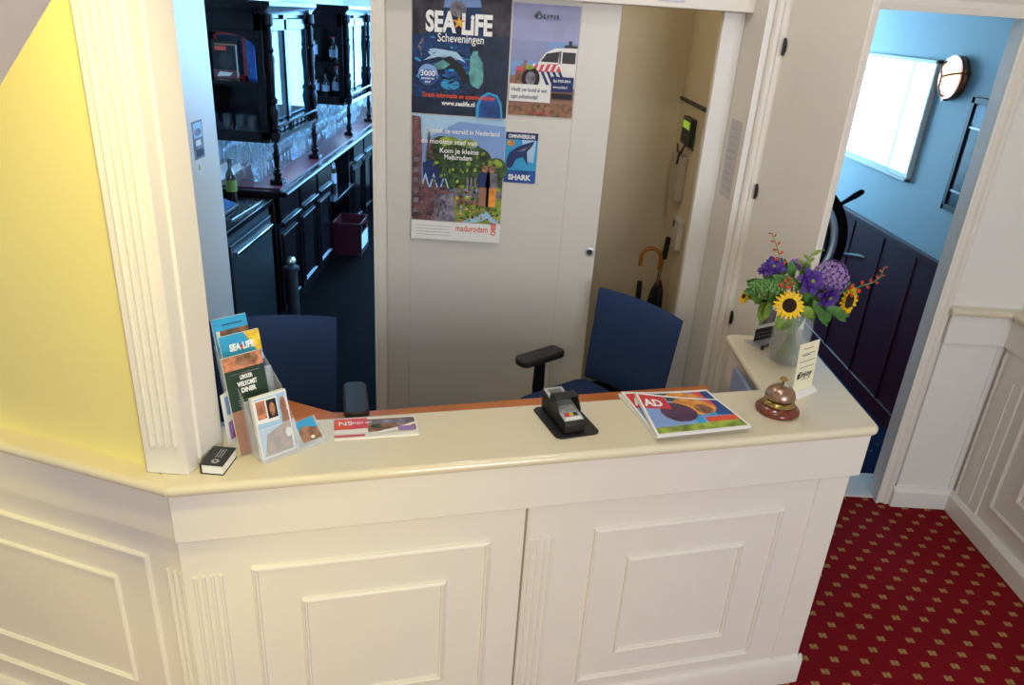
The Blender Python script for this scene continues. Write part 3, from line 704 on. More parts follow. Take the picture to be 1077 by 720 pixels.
# police poster
mb, s, W, O = poster('p', '', (534, 120.5), (601, 124), .438)
Vv = .438
s.rect(SKYINK, 0, 0, W, Vv); s.rect(pm('pale_cloud_print', '#9a9cc6', .5, var=.25, scale=9), 0, .30, W, Vv); s.rect(pm('mauve_cloud_print', '#8d93bd', .5, var=.25, scale=7), 0, .22, W * .55, .30)
s.rect(SANDI, 0, 0, W, .16); s.poly(BROWNI, [(0, .0), (W, .0), (W, .06), (0, .04)])
s.poly(PAPER, [(W * .42, .215), (W * .52, .255), (W * .66, .275), (W * 1.0, .28), (W * 1.0, .12), (W * .40, .12)])
s.poly(CHARC, [(W * .45, .22), (W * .54, .253), (W * .73, .263), (W * .72, .22)]); s.rect(CHARC, W * .78, .218, W * .98, .262); s.rect(STONEI, W * .73, .215, W * .76, .265)
s.rect(CHARC, W * .80, .279, W * 1.0, .289); s.rect(CHARC, W * .86, .289, W * .91, .306)
for k in range(4): s.poly(NAVYINK, [(W * (.43 + .09 * k), .20), (W * (.47 + .09 * k), .20), (W * (.61 + .09 * k), .13), (W * (.56 + .09 * k), .13)])
s.poly(PINK, [(W * .08, .16), (W * .10, .195), (W * .30, .205), (W * .72, .215), (W * .78, .185), (W * .3, .178)])
for k in range(5): s.poly(PAPER, [(W * (.30 + .09 * k), .184), (W * (.34 + .09 * k), .184), (W * (.38 + .09 * k), .212), (W * (.34 + .09 * k), .211)])
s.ell(INK, W * .32, .152, .038, .045); s.ell(STONEI, W * .32, .152, .022, .028); s.ell(LIME, W * .27, .196, .025, .01); s.rect(BROWNI, W * .1, .11, W * .18, .18); s.rect(BROWNI, W * .2, .18, W * .24, .22)
s.rect(NAVYINK, W * .64, .105, W * .98, .165); s.text(WHITEINK, 'Bel 0900-8844', W * .67, .143, .016, .0002, width=W * .26); s.text(WHITEINK, 'www.politie.nl', W * .67, .119, .016, .0002, width=W * .22)
s.rect(INK, W * .66, .075, W * .98, .098); s.rect(PAPER, 0, .058, W * .64, .128)
s.text(NAVYINK, 'Heeft uw hond al een', W * .03, .098, .024, .0003, width=W * .55); s.text(NAVYINK, 'eigen politiehondje?', W * .03, .070, .024, .0003, width=W * .42); s.text(PINK, 'www.politie.nl', W * .3, .012, .014, .0001, width=W * .34)
s.text(INK, 'P O L I T I E', W * .32, .385, .021, .0008, width=W * .36); s.ell(STONEI, W * .385, .397, .010, .016); s.ell(SKYINK, W * .385, .392, .005, .005)
tag(obj('poster', mb, loc=O, smooth=False), 'pale police poster with a white patrol car and barrier tape', 'poster', 'posters on the cream sliding door')
# shark flyer
mb, s, W, O = poster('p', '', (529.5, 191), (562.5, 193.5), .218)
s.rect(CYANINK, 0, 0, W, .218); s.rect(BLUEINK, 0, 0, W, .055); s.poly(PALEBLUE, [(W * .5, .19), (W * .95, .19), (W * .9, .09), (W * .65, .10)])
s.rect(NAVYINK, 0, .188, W, .218); s.text(WHITEINK, 'OMNIVERSUM', W * .08, .194, .022, .0008, width=W * .82)
s.poly(NAVYINK, [(W * .06, .07), (W * .05, .10), (W * .13, .13), (W * .35, .155), (W * .62, .172), (W * .9, .185), (W * .84, .165), (W * .68, .138), (W * .72, .08), (W * .56, .115), (W * .35, .105), (W * .25, .07), (W * .15, .062)])
s.poly(STONEI, [(W * .35, .135), (W * .62, .155), (W * .8, .168), (W * .6, .142)]); s.ell(ORANGEI, W * .17, .172, .015, .014)
s.text(WHITEINK, 'SHARK', W * .14, .014, .032, .0014, width=W * .72)
tag(obj('flyer', mb, loc=O, smooth=False), 'small blue shark flyer reading OMNIVERSUM at the right of the posters', 'flyer', 'posters on the cream sliding door')
# plate on the header box, notice on the return wall, stickers on the inner left wall
q0 = aty(693, -6, 3.2245); q1 = aty(720, 2.5, 3.2245)
m = MB(pm('lilac_plate', '#c9c6da', .4)).box(q0.x, q1.x, 3.2205, 3.225, q1.z, q0.z); tag(obj('door_plate', m, loc=(q0.x, 3.225, q1.z), bev=.001), 'small pale plate fixed above the open closet', 'plate')
nA = (Vector((.912, 3.30, 0)), Vector((.930, 3.085, 0))); nd = (nA[1] - nA[0]).normalized(); nn = Vector((nd.y, -nd.x, 0))
if nn.x > 0: nn = -nn
FAINT = pm('faded_ink', '#b8b2b8', .6)
O = nA[0] + nd * .045 + nn * .001 + Vector((0, 0, 1.44)); S = planeS(O, nd, (0, 0, 1), nn); mb = MB(); sheet_body(mb, S, .13, .32, .001, pm('grey_lilac_paper', '#cdc7c8', .6)); s = Sheet(mb, S)
for k in range(9): s.rect(FAINT, .015, .04 + k * .03, .09 + .02 * ((k * 7) % 2), .046 + k * .03, 1)
tag(obj('notice_sheet', mb, loc=O, smooth=False), 'tall faded notice sheet taped to the wall right of the closet', 'notice')
for (px0, py0, px1, py1, lab, kind) in ((203, 128, 214, 170, 'small grey photo sheet stuck to the blue-lit wall by the bar', 'sheet'), (207, 174, 213, 181, 'tiny round sticker under the photo sheet by the bar', 'sticker')):
    p0 = onplane(px0, (py0 + py1) / 2, JB, sn); top = onplane(px0, py0, JB, sn).z; bot = onplane(px0, py1, JB, sn).z; p1 = onplane(px1, (py0 + py1) / 2, JB, sn)
    O = Vector((p0.x, p0.y, bot)) + sn * .001; Wd = (Vector((p1.x, p1.y, 0)) - Vector((p0.x, p0.y, 0))).length; Ht = top - bot
    S = planeS(O, sd, (0, 0, 1), sn); mb = MB(); s = Sheet(mb, S)
    if kind == 'sheet':
        sheet_body(mb, S, Wd, Ht, .001, STONEI); s.rect(PALEBLUE, Wd * .1, Ht * .55, Wd * .9, Ht * .95); s.ell(STONEI, Wd * .5, Ht * .7, Wd * .3, Ht * .1); s.rect(INK, Wd * .15, Ht * .06, Wd * .85, Ht * .25); s.rect(PAPER, Wd * .2, Ht * .35, Wd * .7, Ht * .5)
    else:
        mb.use(PAPER).lathe([(0, 0), (Wd / 2, 0), (Wd / 2, .001), (0, .001)], O + sd * Wd / 2 + Vector((0, 0, Ht / 2)) - sn * .001, 16, axis=sn); s.ell(LIME, Wd * .4, Ht * .5, Wd * .2, Wd * .2, lvl=4)
    tag(obj('photo_sheet' if kind == 'sheet' else 'wall_sticker', mb, loc=O, smooth=False), lab, kind)

# ================================================================== things on the counter
CT = 1.0502
# small dark-covered pad
tl, tr, br_, bl_ = atz(223, 467, 1.078), atz(245, 469.5, 1.078), atz(228.8, 487.5, 1.078), atz(204.6, 486, 1.078)
ctr = (tl + tr + br_ + bl_) / 4; eu = ((tr - tl) + (br_ - bl_)) / 2; ev = ((tl - bl_) + (tr - br_)) / 2
ang = math.atan2(eu.y, eu.x); wu, wv = eu.length, ev.length
# keep it clear of the column
ctr = ctr + Vector((.012, -.006, 0))
pad = thing('note_block', 'thick white note block with a dark grey cover at the foot of the column', 'note block', (ctr.x, ctr.y, CT))
eu = Vector((cos(ang), sin(ang), 0)); ev = Vector((-sin(ang), cos(ang), 0)); ev = ev if ev.dot(tl - bl_) > 0 else -ev
O = Vector((ctr.x, ctr.y, CT)) - eu * wu / 2 - ev * wv / 2
m = MB(PAPER).frame_box(O + Vector((0, 0, .002)) + eu * .002 + ev * .002, eu * (wu - .004), ev * (wv - .004), (0, 0, .023)); obj('pages', m, pad)
m = MB(CHARC).frame_box(O, eu * wu, ev * wv, (0, 0, .002)).frame_box(O + Vector((0, 0, .025)), eu * wu, ev * wv, (0, 0, .003)).frame_box(O - eu * .002, eu * .002, ev * wv, (0, 0, .028))
S = planeS(O + Vector((0, 0, .028)), eu, ev, (0, 0, 1)); s = Sheet(m, S)
s.ell(SILVER, wu * .55, wv * .2, .009, .009); s.ell(CHARC, wu * .55, wv * .2, .004, .004)
for k in range(3): s.rect(SILVER, wu * (.42 + k * .12), wv * .38, wu * (.46 + k * .12), wv * .85)
obj('cover', m, pad)

# leaflet pouch lying flat
c = [atz(x, y, CT + .003) for x, y in ((353, 462.5), (440.5, 456), (436.5, 437), (350, 441.5))]
mid = sum(c, Vector()) / 4; eu = (c[1] - c[0] + c[2] - c[3]) / 2; ev = (c[3] - c[0] + c[2] - c[1]) / 2; W, V = eu.length, ev.length
eu.normalize(); ev = Vector((-eu.y, eu.x, 0)); O = mid - eu * W / 2 - ev * V / 2; O.z = CT + .004
S = planeS(O, eu, ev, (0, 0, 1)); m = MB(); sheet_body(m, S, W, V, .004, PAPER); s = Sheet(m, S)
s.rect(PINK, 0, V * .42, W * .40, V); s.rect(CORAL, 0, V * .45, W * .18, V * .98); s.rect(PINK, 0, V * .06, W * .36, V * .16); s.poly(PAPER, [(0, V * .2), (W * .5, V * .2), (W * .4, V * .44), (0, V * .42)])
s.rect(BROWNI, W * .40, V * .24, W * .98, V * .9); s.rect(STONEI, W * .45, V * .62, W * .97, V * .84); s.ell(GREENI, W * .5, V * .5, W * .06, V * .12); s.ell(STONEI, W * .8, V * .62, W * .06, V * .15); s.poly(PAPER, [(W * .40, V * .14), (W * .72, V * .36), (W * .98, V * .62), (W * .98, V * .52), (W * .76, V * .22), (W * .5, V * .1)])
s.rect(LILAC, W * .76, V * .2, W * .96, V * .42); s.text(WHITEINK, 'NS', W * .05, V * .6, V * .3, .0004)
s.text(WHITEINK, 'dagje uit', W * .2, V * .66, V * .16, .0002)
tag(obj('leaflet', m, loc=O, smooth=False), 'long leaflet, red at one end with a street photo, lying flat on the counter', 'leaflet')

# card terminal on its black mat
cm = [atz(x, y, CT + .004) for x, y in ((586, 461.5), (632.5, 455), (604, 424), (559, 428))]
mid = sum(cm, Vector()) / 4
mat_ = MB(BLACKP).prism(rc_poly([tuple(p[:2]) for p in cm], [.02, .02, .02, .02]), CT, CT + .004)
tag(obj('counter_mat', mat_, loc=(mid.x, mid.y, CT), bev=.0015), 'black rounded mat under the card terminal', 'mat')
ev = ((cm[3] - cm[0]) + (cm[2] - cm[1])); ev.z = 0; ev.normalize(); eu = Vector((ev.y, -ev.x, 0))
bq = [atz(594.3, 446.7, CT + .034), atz(616.6, 443.8, CT + .034)]
fc = (bq[0] + bq[1]) / 2; wt = (bq[1] - bq[0]).length; Lt = .165; fz = CT + .0042
T0 = Vector((fc.x, fc.y, fz)) - eu * wt / 2
term = thing('card_terminal', 'grey and black card payment terminal with a hooded keypad', 'card terminal', (fc.x, fc.y, fz))
prof = [(0, 0), (Lt, 0), (Lt, .052), (Lt * .95, .056), (.01, .033), (0, .028)]
m = MB(BLACKP); m.slab([T0 + ev * a + Vector((0, 0, b)) for a, b in prof], eu * wt); obj('body', m, term, bev=.004)
nrm = Vector((0, 0, 1)) * .945 - ev * .0; sl = (ev * (Lt * .95 - .01) + Vector((0, 0, .023))).normalized(); nv = eu.cross(sl).normalized(); nv = nv if nv.z > 0 else -nv
TO = T0 + ev * .01 + Vector((0, 0, .0335)); ST = planeS(TO, eu, sl, nv); Lf = .155
m = MB(); s = Sheet(m, ST); m.use(SILVER); m.frame_box(ST(.003, 0, 0), eu * (wt - .006), sl * Lf, nv * .003)
m.use(WHITE).frame_box(ST(.008, .001, .003), eu * (wt - .016), sl * .012, nv * .0015); obj('faceplate', m, term, bev=.0015)
m = MB(GREYINK); m.frame_box(ST(.012, Lf * .66, .003), eu * (wt - .024), sl * (Lf * .28), nv * .0008); obj('screen', m, term)
kc = [[REDINK, YELI, FORESTI], [SILVER] * 3, [SILVER] * 3, [SILVER] * 3]
for r_ in range(4):
    for c_ in range(3):
        m = MB(kc[r_][c_]); kw = (wt - .024) / 3; m.frame_box(ST(.012 + c_ * kw + .001, .018 + r_ * .0135, .003), eu * (kw - .002), sl * .0105, nv * .003); obj('key', m, term, bev=.0008)
m = MB(BLACKP)
for u_ in (-.004, wt - .0):
    m.slab([ST(u_, .035, -.002), ST(u_, .098, -.002), ST(u_, .098, .028), ST(u_, .06, .030), ST(u_, .035, .01)], eu * .004)
m.slab([ST(-.004, .094, .0), ST(-.004, .098, .0), ST(-.004, .092, .034), ST(-.004, .060, .036), ST(-.004, .060, .032), ST(-.004, .088, .030)], eu * (wt + .008)); obj('keypad_hood', m, term, bev=.002)

# folded newspapers, a small stack
def newspaper(label, corners, z, t, seedk, lift):
    c = [atz(x, y, z) for x, y in corners]      # bl, br, tr, tl
    def S(u, v, h):
        p = c[0] * (1 - u) * (1 - v) + c[1] * u * (1 - v) + c[2] * u * v + c[3] * (1 - u) * v
        zz = t + lift * (.5 + .5 * sin(2.6 * v + 1.2 * u + seedk)) * v * (1 - .4 * u) - .004 * sin(PI * u) * v
        return Vector((p.x, p.y, z + zz + h))
    m = MB(PAPER); nu, nv = 84, 60; idx = {}
    for h_, k in ((0, 0), (-1, 1)):
        for i in range(nu + 1):
            for j in range(nv + 1):
                p = S(i / nu, j / nv, 0)
                if k: p = Vector((p.x, p.y, z))
                # rounded fold along the near edge
                idx[(k, i, j)] = len(m.v); m.v.append(p)
    def art(u, v):
        if u < .02 or u > .975 or v < .04 or v > .955: return PAPER
        if u < .33 and v > .60: return REDINK
        if ((u - .38) / .20) ** 2 + ((v - .52) / .26) ** 2 < 1: return PURPI
        if ((u - .70) / .10) ** 2 + ((v - .62) / .15) ** 2 < 1: return BROWNI
        if ((u - .62) / .24) ** 2 + ((v - .70) / .26) ** 2 < 1: return ORANGEI
        if v > .84 and .35 < u < .55: return FORESTI
        if v > .72 and .45 < u < .62: return YELI
        if v > .7 and .78 < u < .88: return PINK
        if v < .15 + .1 * u: return LIME
        if v < .24 + .18 * u and u > .62: return CORAL
        if u > .6 and v < .42: return SKYINK
        return BLUEINK if u > .8 else CYANINK if u > .5 else SKYINK
    for i in range(nu):
        for j in range(nv):
            m.use(art((i + .5) / nu, (j + .5) / nv)); m.f.append((idx[(0, i, j)], idx[(0, i + 1, j)], idx[(0, i + 1, j + 1)], idx[(0, i, j + 1)])); m.fm.append(m.cur)
            m.use(PAPER); m.f.append((idx[(1, i, j)], idx[(1, i, j + 1)], idx[(1, i + 1, j + 1)], idx[(1, i + 1, j)])); m.fm.append(m.cur)
    ring = [(i, 0) for i in range(nu)] + [(nu, j) for j in range(nv)] + [(i, nv) for i in range(nu, 0, -1)] + [(0, j) for j in range(nv, 0, -1)]
    for k in range(len(ring)):
        a, b = ring[k], ring[(k + 1) % len(ring)]; m.f.append((idx[(0,) + a], idx[(1,) + a], idx[(1,) + b], idx[(0,) + b])); m.fm.append(m.cur)
    vs, fs = text2d('AD', .30, .012)
    m.use(WHITEINK); m.add([S(.045 + x * .50, .66 + y * .82, .0008) for x, y in vs], fs)
    o = obj('newspaper', m, loc=(c[0] + c[2]) / 2 * 1.0 - Vector((0, 0, 0)), ang=50); return tag(o, label, 'newspaper', 'folded newspapers on the counter')
newspaper('lowest folded newspaper of the small stack, its edge showing at the left', ((688, 460), (786, 450.5), (743, 413.5), (650, 416)), CT, .006, .2, .002)
newspaper('middle folded newspaper, its top edge peeping out behind the uppermost one', ((689.5, 459.5), (787, 449.5), (742.5, 411), (653, 413.8)), CT + .009, .006, .8, .002)
newspaper('uppermost folded newspaper with the red AD masthead and a colourful picture', ((691, 460.5), (789.5, 450), (753.5, 422), (667, 415.8)), CT + .0185, .008, .0, .006)

# reception bell
bc_ = Vector((.849, 1.985, CT))
bell = thing('desk_bell', 'brass reception bell on a round mahogany base', 'bell', bc_)
obj('base', MB(BELLWOOD).lathe([(0, 0), (.062, 0), (.065, .004), (.066, .010), (.062, .016), (.052, .023), (.048, .026), (0, .026)], bc_, 32), bell, ang=50)
obj('base_ring', MB(BRASS).lathe([(0, .026), (.048, .026), (.05, .030), (.044, .038), (.040, .042), (.030, .046), (0, .046)], bc_, 32), bell, ang=50)
obj('dome', MB(BRONZE).lathe([(.040, .050), (.044, .048), (.045, .052), (.043, .062), (.038, .073), (.029, .081), (.016, .086), (0, .088)], bc_, 32), bell, ang=50)
obj('button', MB(BRASS).lathe([(0, .086), (.004, .086), (.004, .104), (.011, .106), (.012, .110), (.008, .113), (0, .114)], bc_, 16), bell, ang=50)

# card in a white stand beside the bell
g0 = atz(832.5, 417, CT + .002); g1 = atz(854, 409, CT + .002); gu = (g1 - g0); gw = gu.length; gu.normalize(); gn = Vector((gu.y, -gu.x, 0))
sgn = thing('menu_card_stand', 'upright cream card in a white plastic foot just behind the bell', 'card stand', ((g0 + g1) / 2).xy.to_3d() + Vector((0, 0, CT)))
gO = Vector((g0.x, g0.y, CT))
m = MB(WHITE); m.slab([gO + gn * a + Vector((0, 0, b)) for a, b in ((.02, 0), (-.035, 0), (-.035, .003), (-.004, .016), (.004, .016), (.02, .004))], gu * gw); obj('foot', m, sgn, bev=.001)
tlc = (onplane(837.5, 366.5, gO, gn)); hC = tlc.z - CT
S = planeS(gO + Vector((0, 0, .012)), gu, Vector((0, 0, 1)) - gn * .06, gn); m = MB(); sheet_body(m, S, gw * .93, hC - .012, .002, IVORY); s = Sheet(m, S); cw, ch = gw * .93, hC - .012
for v, u0, u1 in ((.88, .2, .7), (.77, .15, .85), (.74, .2, .6), (.62, .1, .9), (.50, .15, .9)): s.rect(GREYINK, cw * u0, ch * v, cw * u1, ch * v + .0022, 2)
s.text(INK, 'Enjoy', cw * .12, ch * .30, .028, .0006, width=cw * .75, shear=.2, lvl=3); s.ell(INK, cw * .16, ch * .33, .006, .011, lvl=2); s.rect(GREYINK, cw * .3, ch * .24, cw * .8, ch * .25, 2); obj('card', m, sgn)

# second small sign, behind the vase
g0 = atz(789, 362, CT); g1 = atz(811, 357, CT); gu = g1 - g0; gu.z = 0; gw = gu.length; gu.normalize(); gn = Vector((gu.y, -gu.x, 0)); gO = Vector((g0.x, g0.y, CT))
sg2 = thing('counter_sign', 'small black and white sign card standing behind the flower vase', 'sign', gO)
m = MB(SILVER); m.slab([gO + gn * a + Vector((0, 0, b)) for a, b in ((.035, 0), (-.03, 0), (-.03, .002), (-.004, .010), (.004, .010), (.035, .002))], gu * gw); obj('foot', m, sg2, bev=.0006)
S = planeS(gO + Vector((0, 0, .008)) + gu * gw * .12, gu, (0, 0, 1), gn); m = MB(); sheet_body(m, S, gw * .95, .125, .002, PAPER); s = Sheet(m, S); s.rect(INK, 0, 0, gw * .95, .05)
for k in range(2): s.rect(GREYINK, .008, .014 + k * .016, gw * .8, .018 + k * .016)
s.rect(STONEI, .01, .065, gw * .85, .115); obj('card', m, sg2)
m = MB(CHARC); q = gO + gu * .006 + gn * .05; m.lathe([(0, 0), (.006, 0), (.006, .012), (.003, .016), (0, .016)], q, 10); m.tube([q + Vector((0, 0, .006)), q + gu * .05 - gn * .012 + Vector((0, 0, .006))], .0035, 8)
tag(obj('pen', m, loc=q), 'short dark pen lying before the sign behind the vase', 'pen')

# ---------------------------------------------------------------- brochure stand
def perp_pt(x, y, P, w): v = ray(x, y); return EYE + v * ((P - EYE).dot(w) / v.dot(w))
BLc, BRc = atz(276, 480, 1.066), atz(311.5, 467, 1.066); wv_ = BRc - BLc; wv_.z = 0; cardW = wv_.length; wu_ = wv_.normalized()
TLc = perp_pt(264, 420, BLc, wu_); lean = (TLc - BLc); cardH = lean.length; lu = lean.normalized(); fn = wu_.cross(lu).normalized()
if fn.dot(EYE - BLc) < 0: fn = -fn
bk = Vector((-fn.x, -fn.y, 0)).normalized()     # straight back from the fronts
BH = thing('brochure_stand', 'clear acrylic tiered brochure stand beside the column', 'brochure stand', Vector((BLc.x, BLc.y, CT)) + wu_ * cardW / 2 + bk * .07)
base0 = Vector((BLc.x, BLc.y, CT)) - wu_ * .006 - bk * .016
m = MB(ACRY); m.frame_box(base0, wu_ * (cardW + .012), bk * .17, (0, 0, .003)); obj('base_plate', m, BH)
tiers = [0, .045, .085, .125]
for i, dpt in enumerate(tiers):
    m = MB(ACRY); o = base0 + bk * (dpt + .004); hgt = .09 + .055 * i
    m.slab([o + Vector((0, 0, .003)), o + wu_ * (cardW + .012) + Vector((0, 0, .003)), o + wu_ * (cardW + .012) + lu * hgt, o + lu * hgt], -fn * .002); 
    obj('pocket', m, BH)
for e in (-.001, cardW + .011):
    m = MB(ACRY); o = base0 + wu_ * e; m.slab([o + Vector((0, 0, .003)), o + bk * .165 + Vector((0, 0, .003)), o + bk * .165 + lu * .25, o + bk * .05 + lu * .16, o + lu * .05], wu_ * .002); obj('side_panel', m, BH)
def brochure(label, dpt, x, y, xr, yr, thick, paint, minlen=None):
    P0 = BLc + bk * dpt; tlp = onplane(x, y, P0, fn); trp = onplane(xr, yr, P0, fn)
    W = (trp - tlp).dot(wu_); bot = tlp - lu * ((tlp.z - 1.056) / lu.z); Hh = (tlp - bot).length
    S = planeS(bot, wu_, lu, fn); m = MB(); sheet_body(m, S, W, Hh, thick, PAPER); paint(Sheet(m, S), W, Hh)
    return tag(obj('brochure', m, loc=bot, smooth=False), label, 'brochure', 'brochures in the acrylic stand')
def pa(s, W, V):
    s.rect(PALEBLUE, .004, .004, W - .004, V - .004); s.poly(BROWNI, [(W * .1, .006), (W - .006, .006), (W - .006, V * .30), (W * .75, V * .48), (W * .45, V * .42), (W * .25, V * .38)]); s.poly(PAPER, [(W * .04, V * .58), (W * .68, V * .56), (W * .70, V * .95), (W * .04, V * .95)])
    s.rect(SKIN, W * .08, V * .64, W * .34, V * .93); s.rect(INK, W * .38, V * .62, W * .66, V * .92); s.ell(SKIN, W * .52, V * .76, W * .08, V * .11); s.ell(SKIN, W * .84, V * .72, W * .09, V * .2); s.poly(SANDI, [(W * .72, V * .42), (W * .95, V * .36), (W * .95, V * .66), (W * .8, V * .8)]); s.ell(PAPER, W * .86, V * .32, W * .09, V * .08)
brochure('white-edged brochure with two portraits, front of the acrylic stand', .0, 264, 420, 300, 409, .016, pa)
def pb(s, W, V):
    s.rect(FORESTI, 0, 0, W, V); s.rect(SKIN, 0, V * .86, W, V); s.ell(BROWNI, W * .6, V * .94, W * .3, V * .06); s.rect(SANDI, 0, 0, W, V * .45); s.ell(GREENI, W * .65, V * .40, W * .2, V * .07); s.ell(BROWNI, W * .4, V * .38, W * .14, V * .08); s.ell(REDINK, W * .75, V * .38, W * .1, V * .05)
    s.text(WHITEINK, 'LEKKER', W * .5, V * .76, .014, .0006, 'CENTER', width=W * .32); s.text(WHITEINK, 'WELKOMST', W * .5, V * .69, .016, .0008, 'CENTER', width=W * .5); s.text(WHITEINK, 'DINER', W * .5, V * .625, .016, .0008, 'CENTER', width=W * .38)
    for k in range(3): s.rect(STONEI, W * .18, V * (.55 - .025 * k), W * .82, V * (.558 - .025 * k), 20)
    s.rect(STONEI, W * .12, V * .82, W * .85, V * .828, 20)
brochure('dark green brochure with white capitals, second tier of the stand', .055, 232.5, 378, 274, 366, .006, pb)
def pc(s, W, V):
    s.rect(BLUEINK, 0, 0, W, V); s.rect(CYANINK, 0, V * .75, W, V); s.poly(YELI, [(W * .6, V), (W, V), (W, V * .80), (W * .85, V * .82)]); s.rect(PALEBLUE, 0, V * .72, W, V * .78)
    s.text(WHITEINK, 'SEA', W * .2, V * .855, .024, .0012, width=W * .28); s.text(WHITEINK, 'LIFE', W * .52, V * .855, .024, .0012, width=W * .30); s.ell(REDINK, W * .5, V * .88, .003, .006)
brochure('blue SEA LIFE brochure with a yellow corner, third tier of the stand', .10, 230, 355, 271.5, 345.5, .006, pc)
def pd(s, W, V):
    s.rect(CYANINK, 0, 0, W, V); s.rect(BROWNI, W * .18, V * .80, W, V * .90); s.ell(STONEI, W * .5, V * .85, W * .2, V * .03); s.rect(PAPER, W * .06, V * .78, W * .16, V * .9); s.rect(NAVYINK, W * .25, V * .94, W * .85, V * .948)
brochure('sky blue brochure at the very back of the stand', .14, 222, 337, 258, 328.5, .006, pd)
# side pocket with a blue and brown card, lying at the right of the stand
q = [atz(x, y, CT + .004) for x, y in ((318, 470), (343, 461), (330, 436), (306, 446))]
m = MB(ACRY); mid = sum(q, Vector()) / 4
rise = [.008, .012, .05, .045]
m.slab([Vector((p.x, p.y, CT + .001 + r_)) for p, r_ in zip([atz(x, y, CT + z_) for (x, y), z_ in zip(((318, 470), (343, 461), (330, 436), (306, 446)), rise)], rise)], (0, 0, -.002))
m.use(ACRY); pq = m.v[:4]
side = thing('card_holder', 'clear tilted card holder at the right foot of the brochure stand', 'card holder', (mid.x, mid.y, CT))
obj('tray', m, side)
m = MB(ACRY); 
for a, b in ((0, 1), (1, 2), (3, 0)):
    m.slab([pq[a], pq[b], Vector((pq[b].x, pq[b].y, CT)), Vector((pq[a].x, pq[a].y, CT))], (0, .0015, 0))
obj('side_panel', m, side)
def bil(u, v, h): return (pq[0] * (1 - u) * (1 - v) + pq[1] * u * (1 - v) + pq[2] * u * v + pq[3] * (1 - u) * v) + Vector((0, 0, .001 + h))
m = MB(BROWNI); s = Sheet(m, bil, .0006); s.rect(BROWNI, .12, .1, .9, .95); s.poly(CYANINK, [(.12, .55), (.35, .72), (.6, .62), (.9, .5), (.9, .95), (.12, .95)]); s.ell(PAPER, .55, .2, .08, .06)
tag(obj('picture_card', m, loc=mid, smooth=False), 'small card with blue sky and brown ground in the clear holder', 'card')
# a flyer propped against the column behind the stand
q0 = atz(231, 468, CT + .06)
m = MB(); O = Vector((-.668, 1.585, CT)); S = planeS(O, (.30, .95, 0), (-.06, 0, 1), (.95, -.30, .05)); sheet_body(m, S, .08, .16, .002, PAPER); s = Sheet(m, S); s.rect(LILAC, .01, .03, .07, .08); s.ell(REDINK, .04, .04, .02, .015); s.rect(SKYINK, .01, .10, .07, .15)
tag(obj('leaflet', m, loc=O, smooth=False), 'white leaflet half hidden between the column and the acrylic stand', 'leaflet')

# ================================================================== vase and flowers
VC = Vector((1.003, 2.372, CT))
vase = thing('flower_vase', 'round clear glass jar of flowers on the counter wing', 'vase', VC)
gp = [(0, 0), (.058, 0), (.064, .006), (.066, .03), (.066, .13), (.062, .155), (.053, .17), (.051, .185), (.055, .195), (.052, .195), (.048, .185), (.050, .17), (.059, .154), (.063, .13), (.063, .03), (.058, .010), (0, .008)]
obj('jar', MB(GLASS).lathe(gp, VC, 36), vase, ang=60)
obj('water', MB(WATER).lathe([(0, .009), (.0575, .0105), (.0625, .03), (.0625, .105), (0, .105)], VC, 32), vase, ang=60)
FY = 2.33
def fp(x, y, dy=0): return aty(x, y, FY + dy)
def stem_to(m, head, spread=.03, r=.0035, back=None):
    """a stem from the flower's head down through the neck of the jar into the water"""
    h = Vector(head); d = Vector((h.x - VC.x, h.y - VC.y, 0)); dn = d.normalized() if d.length > 1e-4 else Vector((1, 0, 0))
    neck = VC + dn * min(.036, d.length * .5 + .01) + Vector((0, 0, .19)); foot = VC - dn * spread + Vector((random.uniform(-.015, .015), random.uniform(-.015, .015), .018))
    mid = neck.lerp(h, .55) + Vector((0, 0, .012))
    pts = [h, mid, neck, foot]; out = []
    for i in range(13):
        t = i / 12 * 3; k = min(int(t), 2); f = t - k; f = f * f * (3 - 2 * f) * .35 + f * .65; out.append(pts[k].lerp(pts[k + 1], f))
    m.tube(out, r, 7)
def leaf_mesh(m, base, d, L, W, n=None, curl=.25):
    d = Vector(d).normalized(); n = Vector(n).normalized() if n else Vector((0, 0, 1)); s_ = d.cross(n)
    s_ = s_.normalized() if s_.length > 1e-3 else Vector((1, 0, 0)); n = s_.cross(d)
    rows = 7; vs = []
    for i in range(rows + 1):
        t = i / rows; w = W * sin(PI * min(1, t * .93 + .05)) ** .8 * (1 - .25 * t) / 1.0; c = Vector(base) + d * L * t - n * curl * L * t * t
        for k, e in ((-1, .12), (0, 0), (1, .12)): vs.append(c + s_ * w * k / 2 + n * w * e)
    fs = []
    for i in range(rows):
        for k in range(2): a = i * 3 + k; fs.append((a, a + 1, a + 4, a + 3))
    m.add(vs, fs)
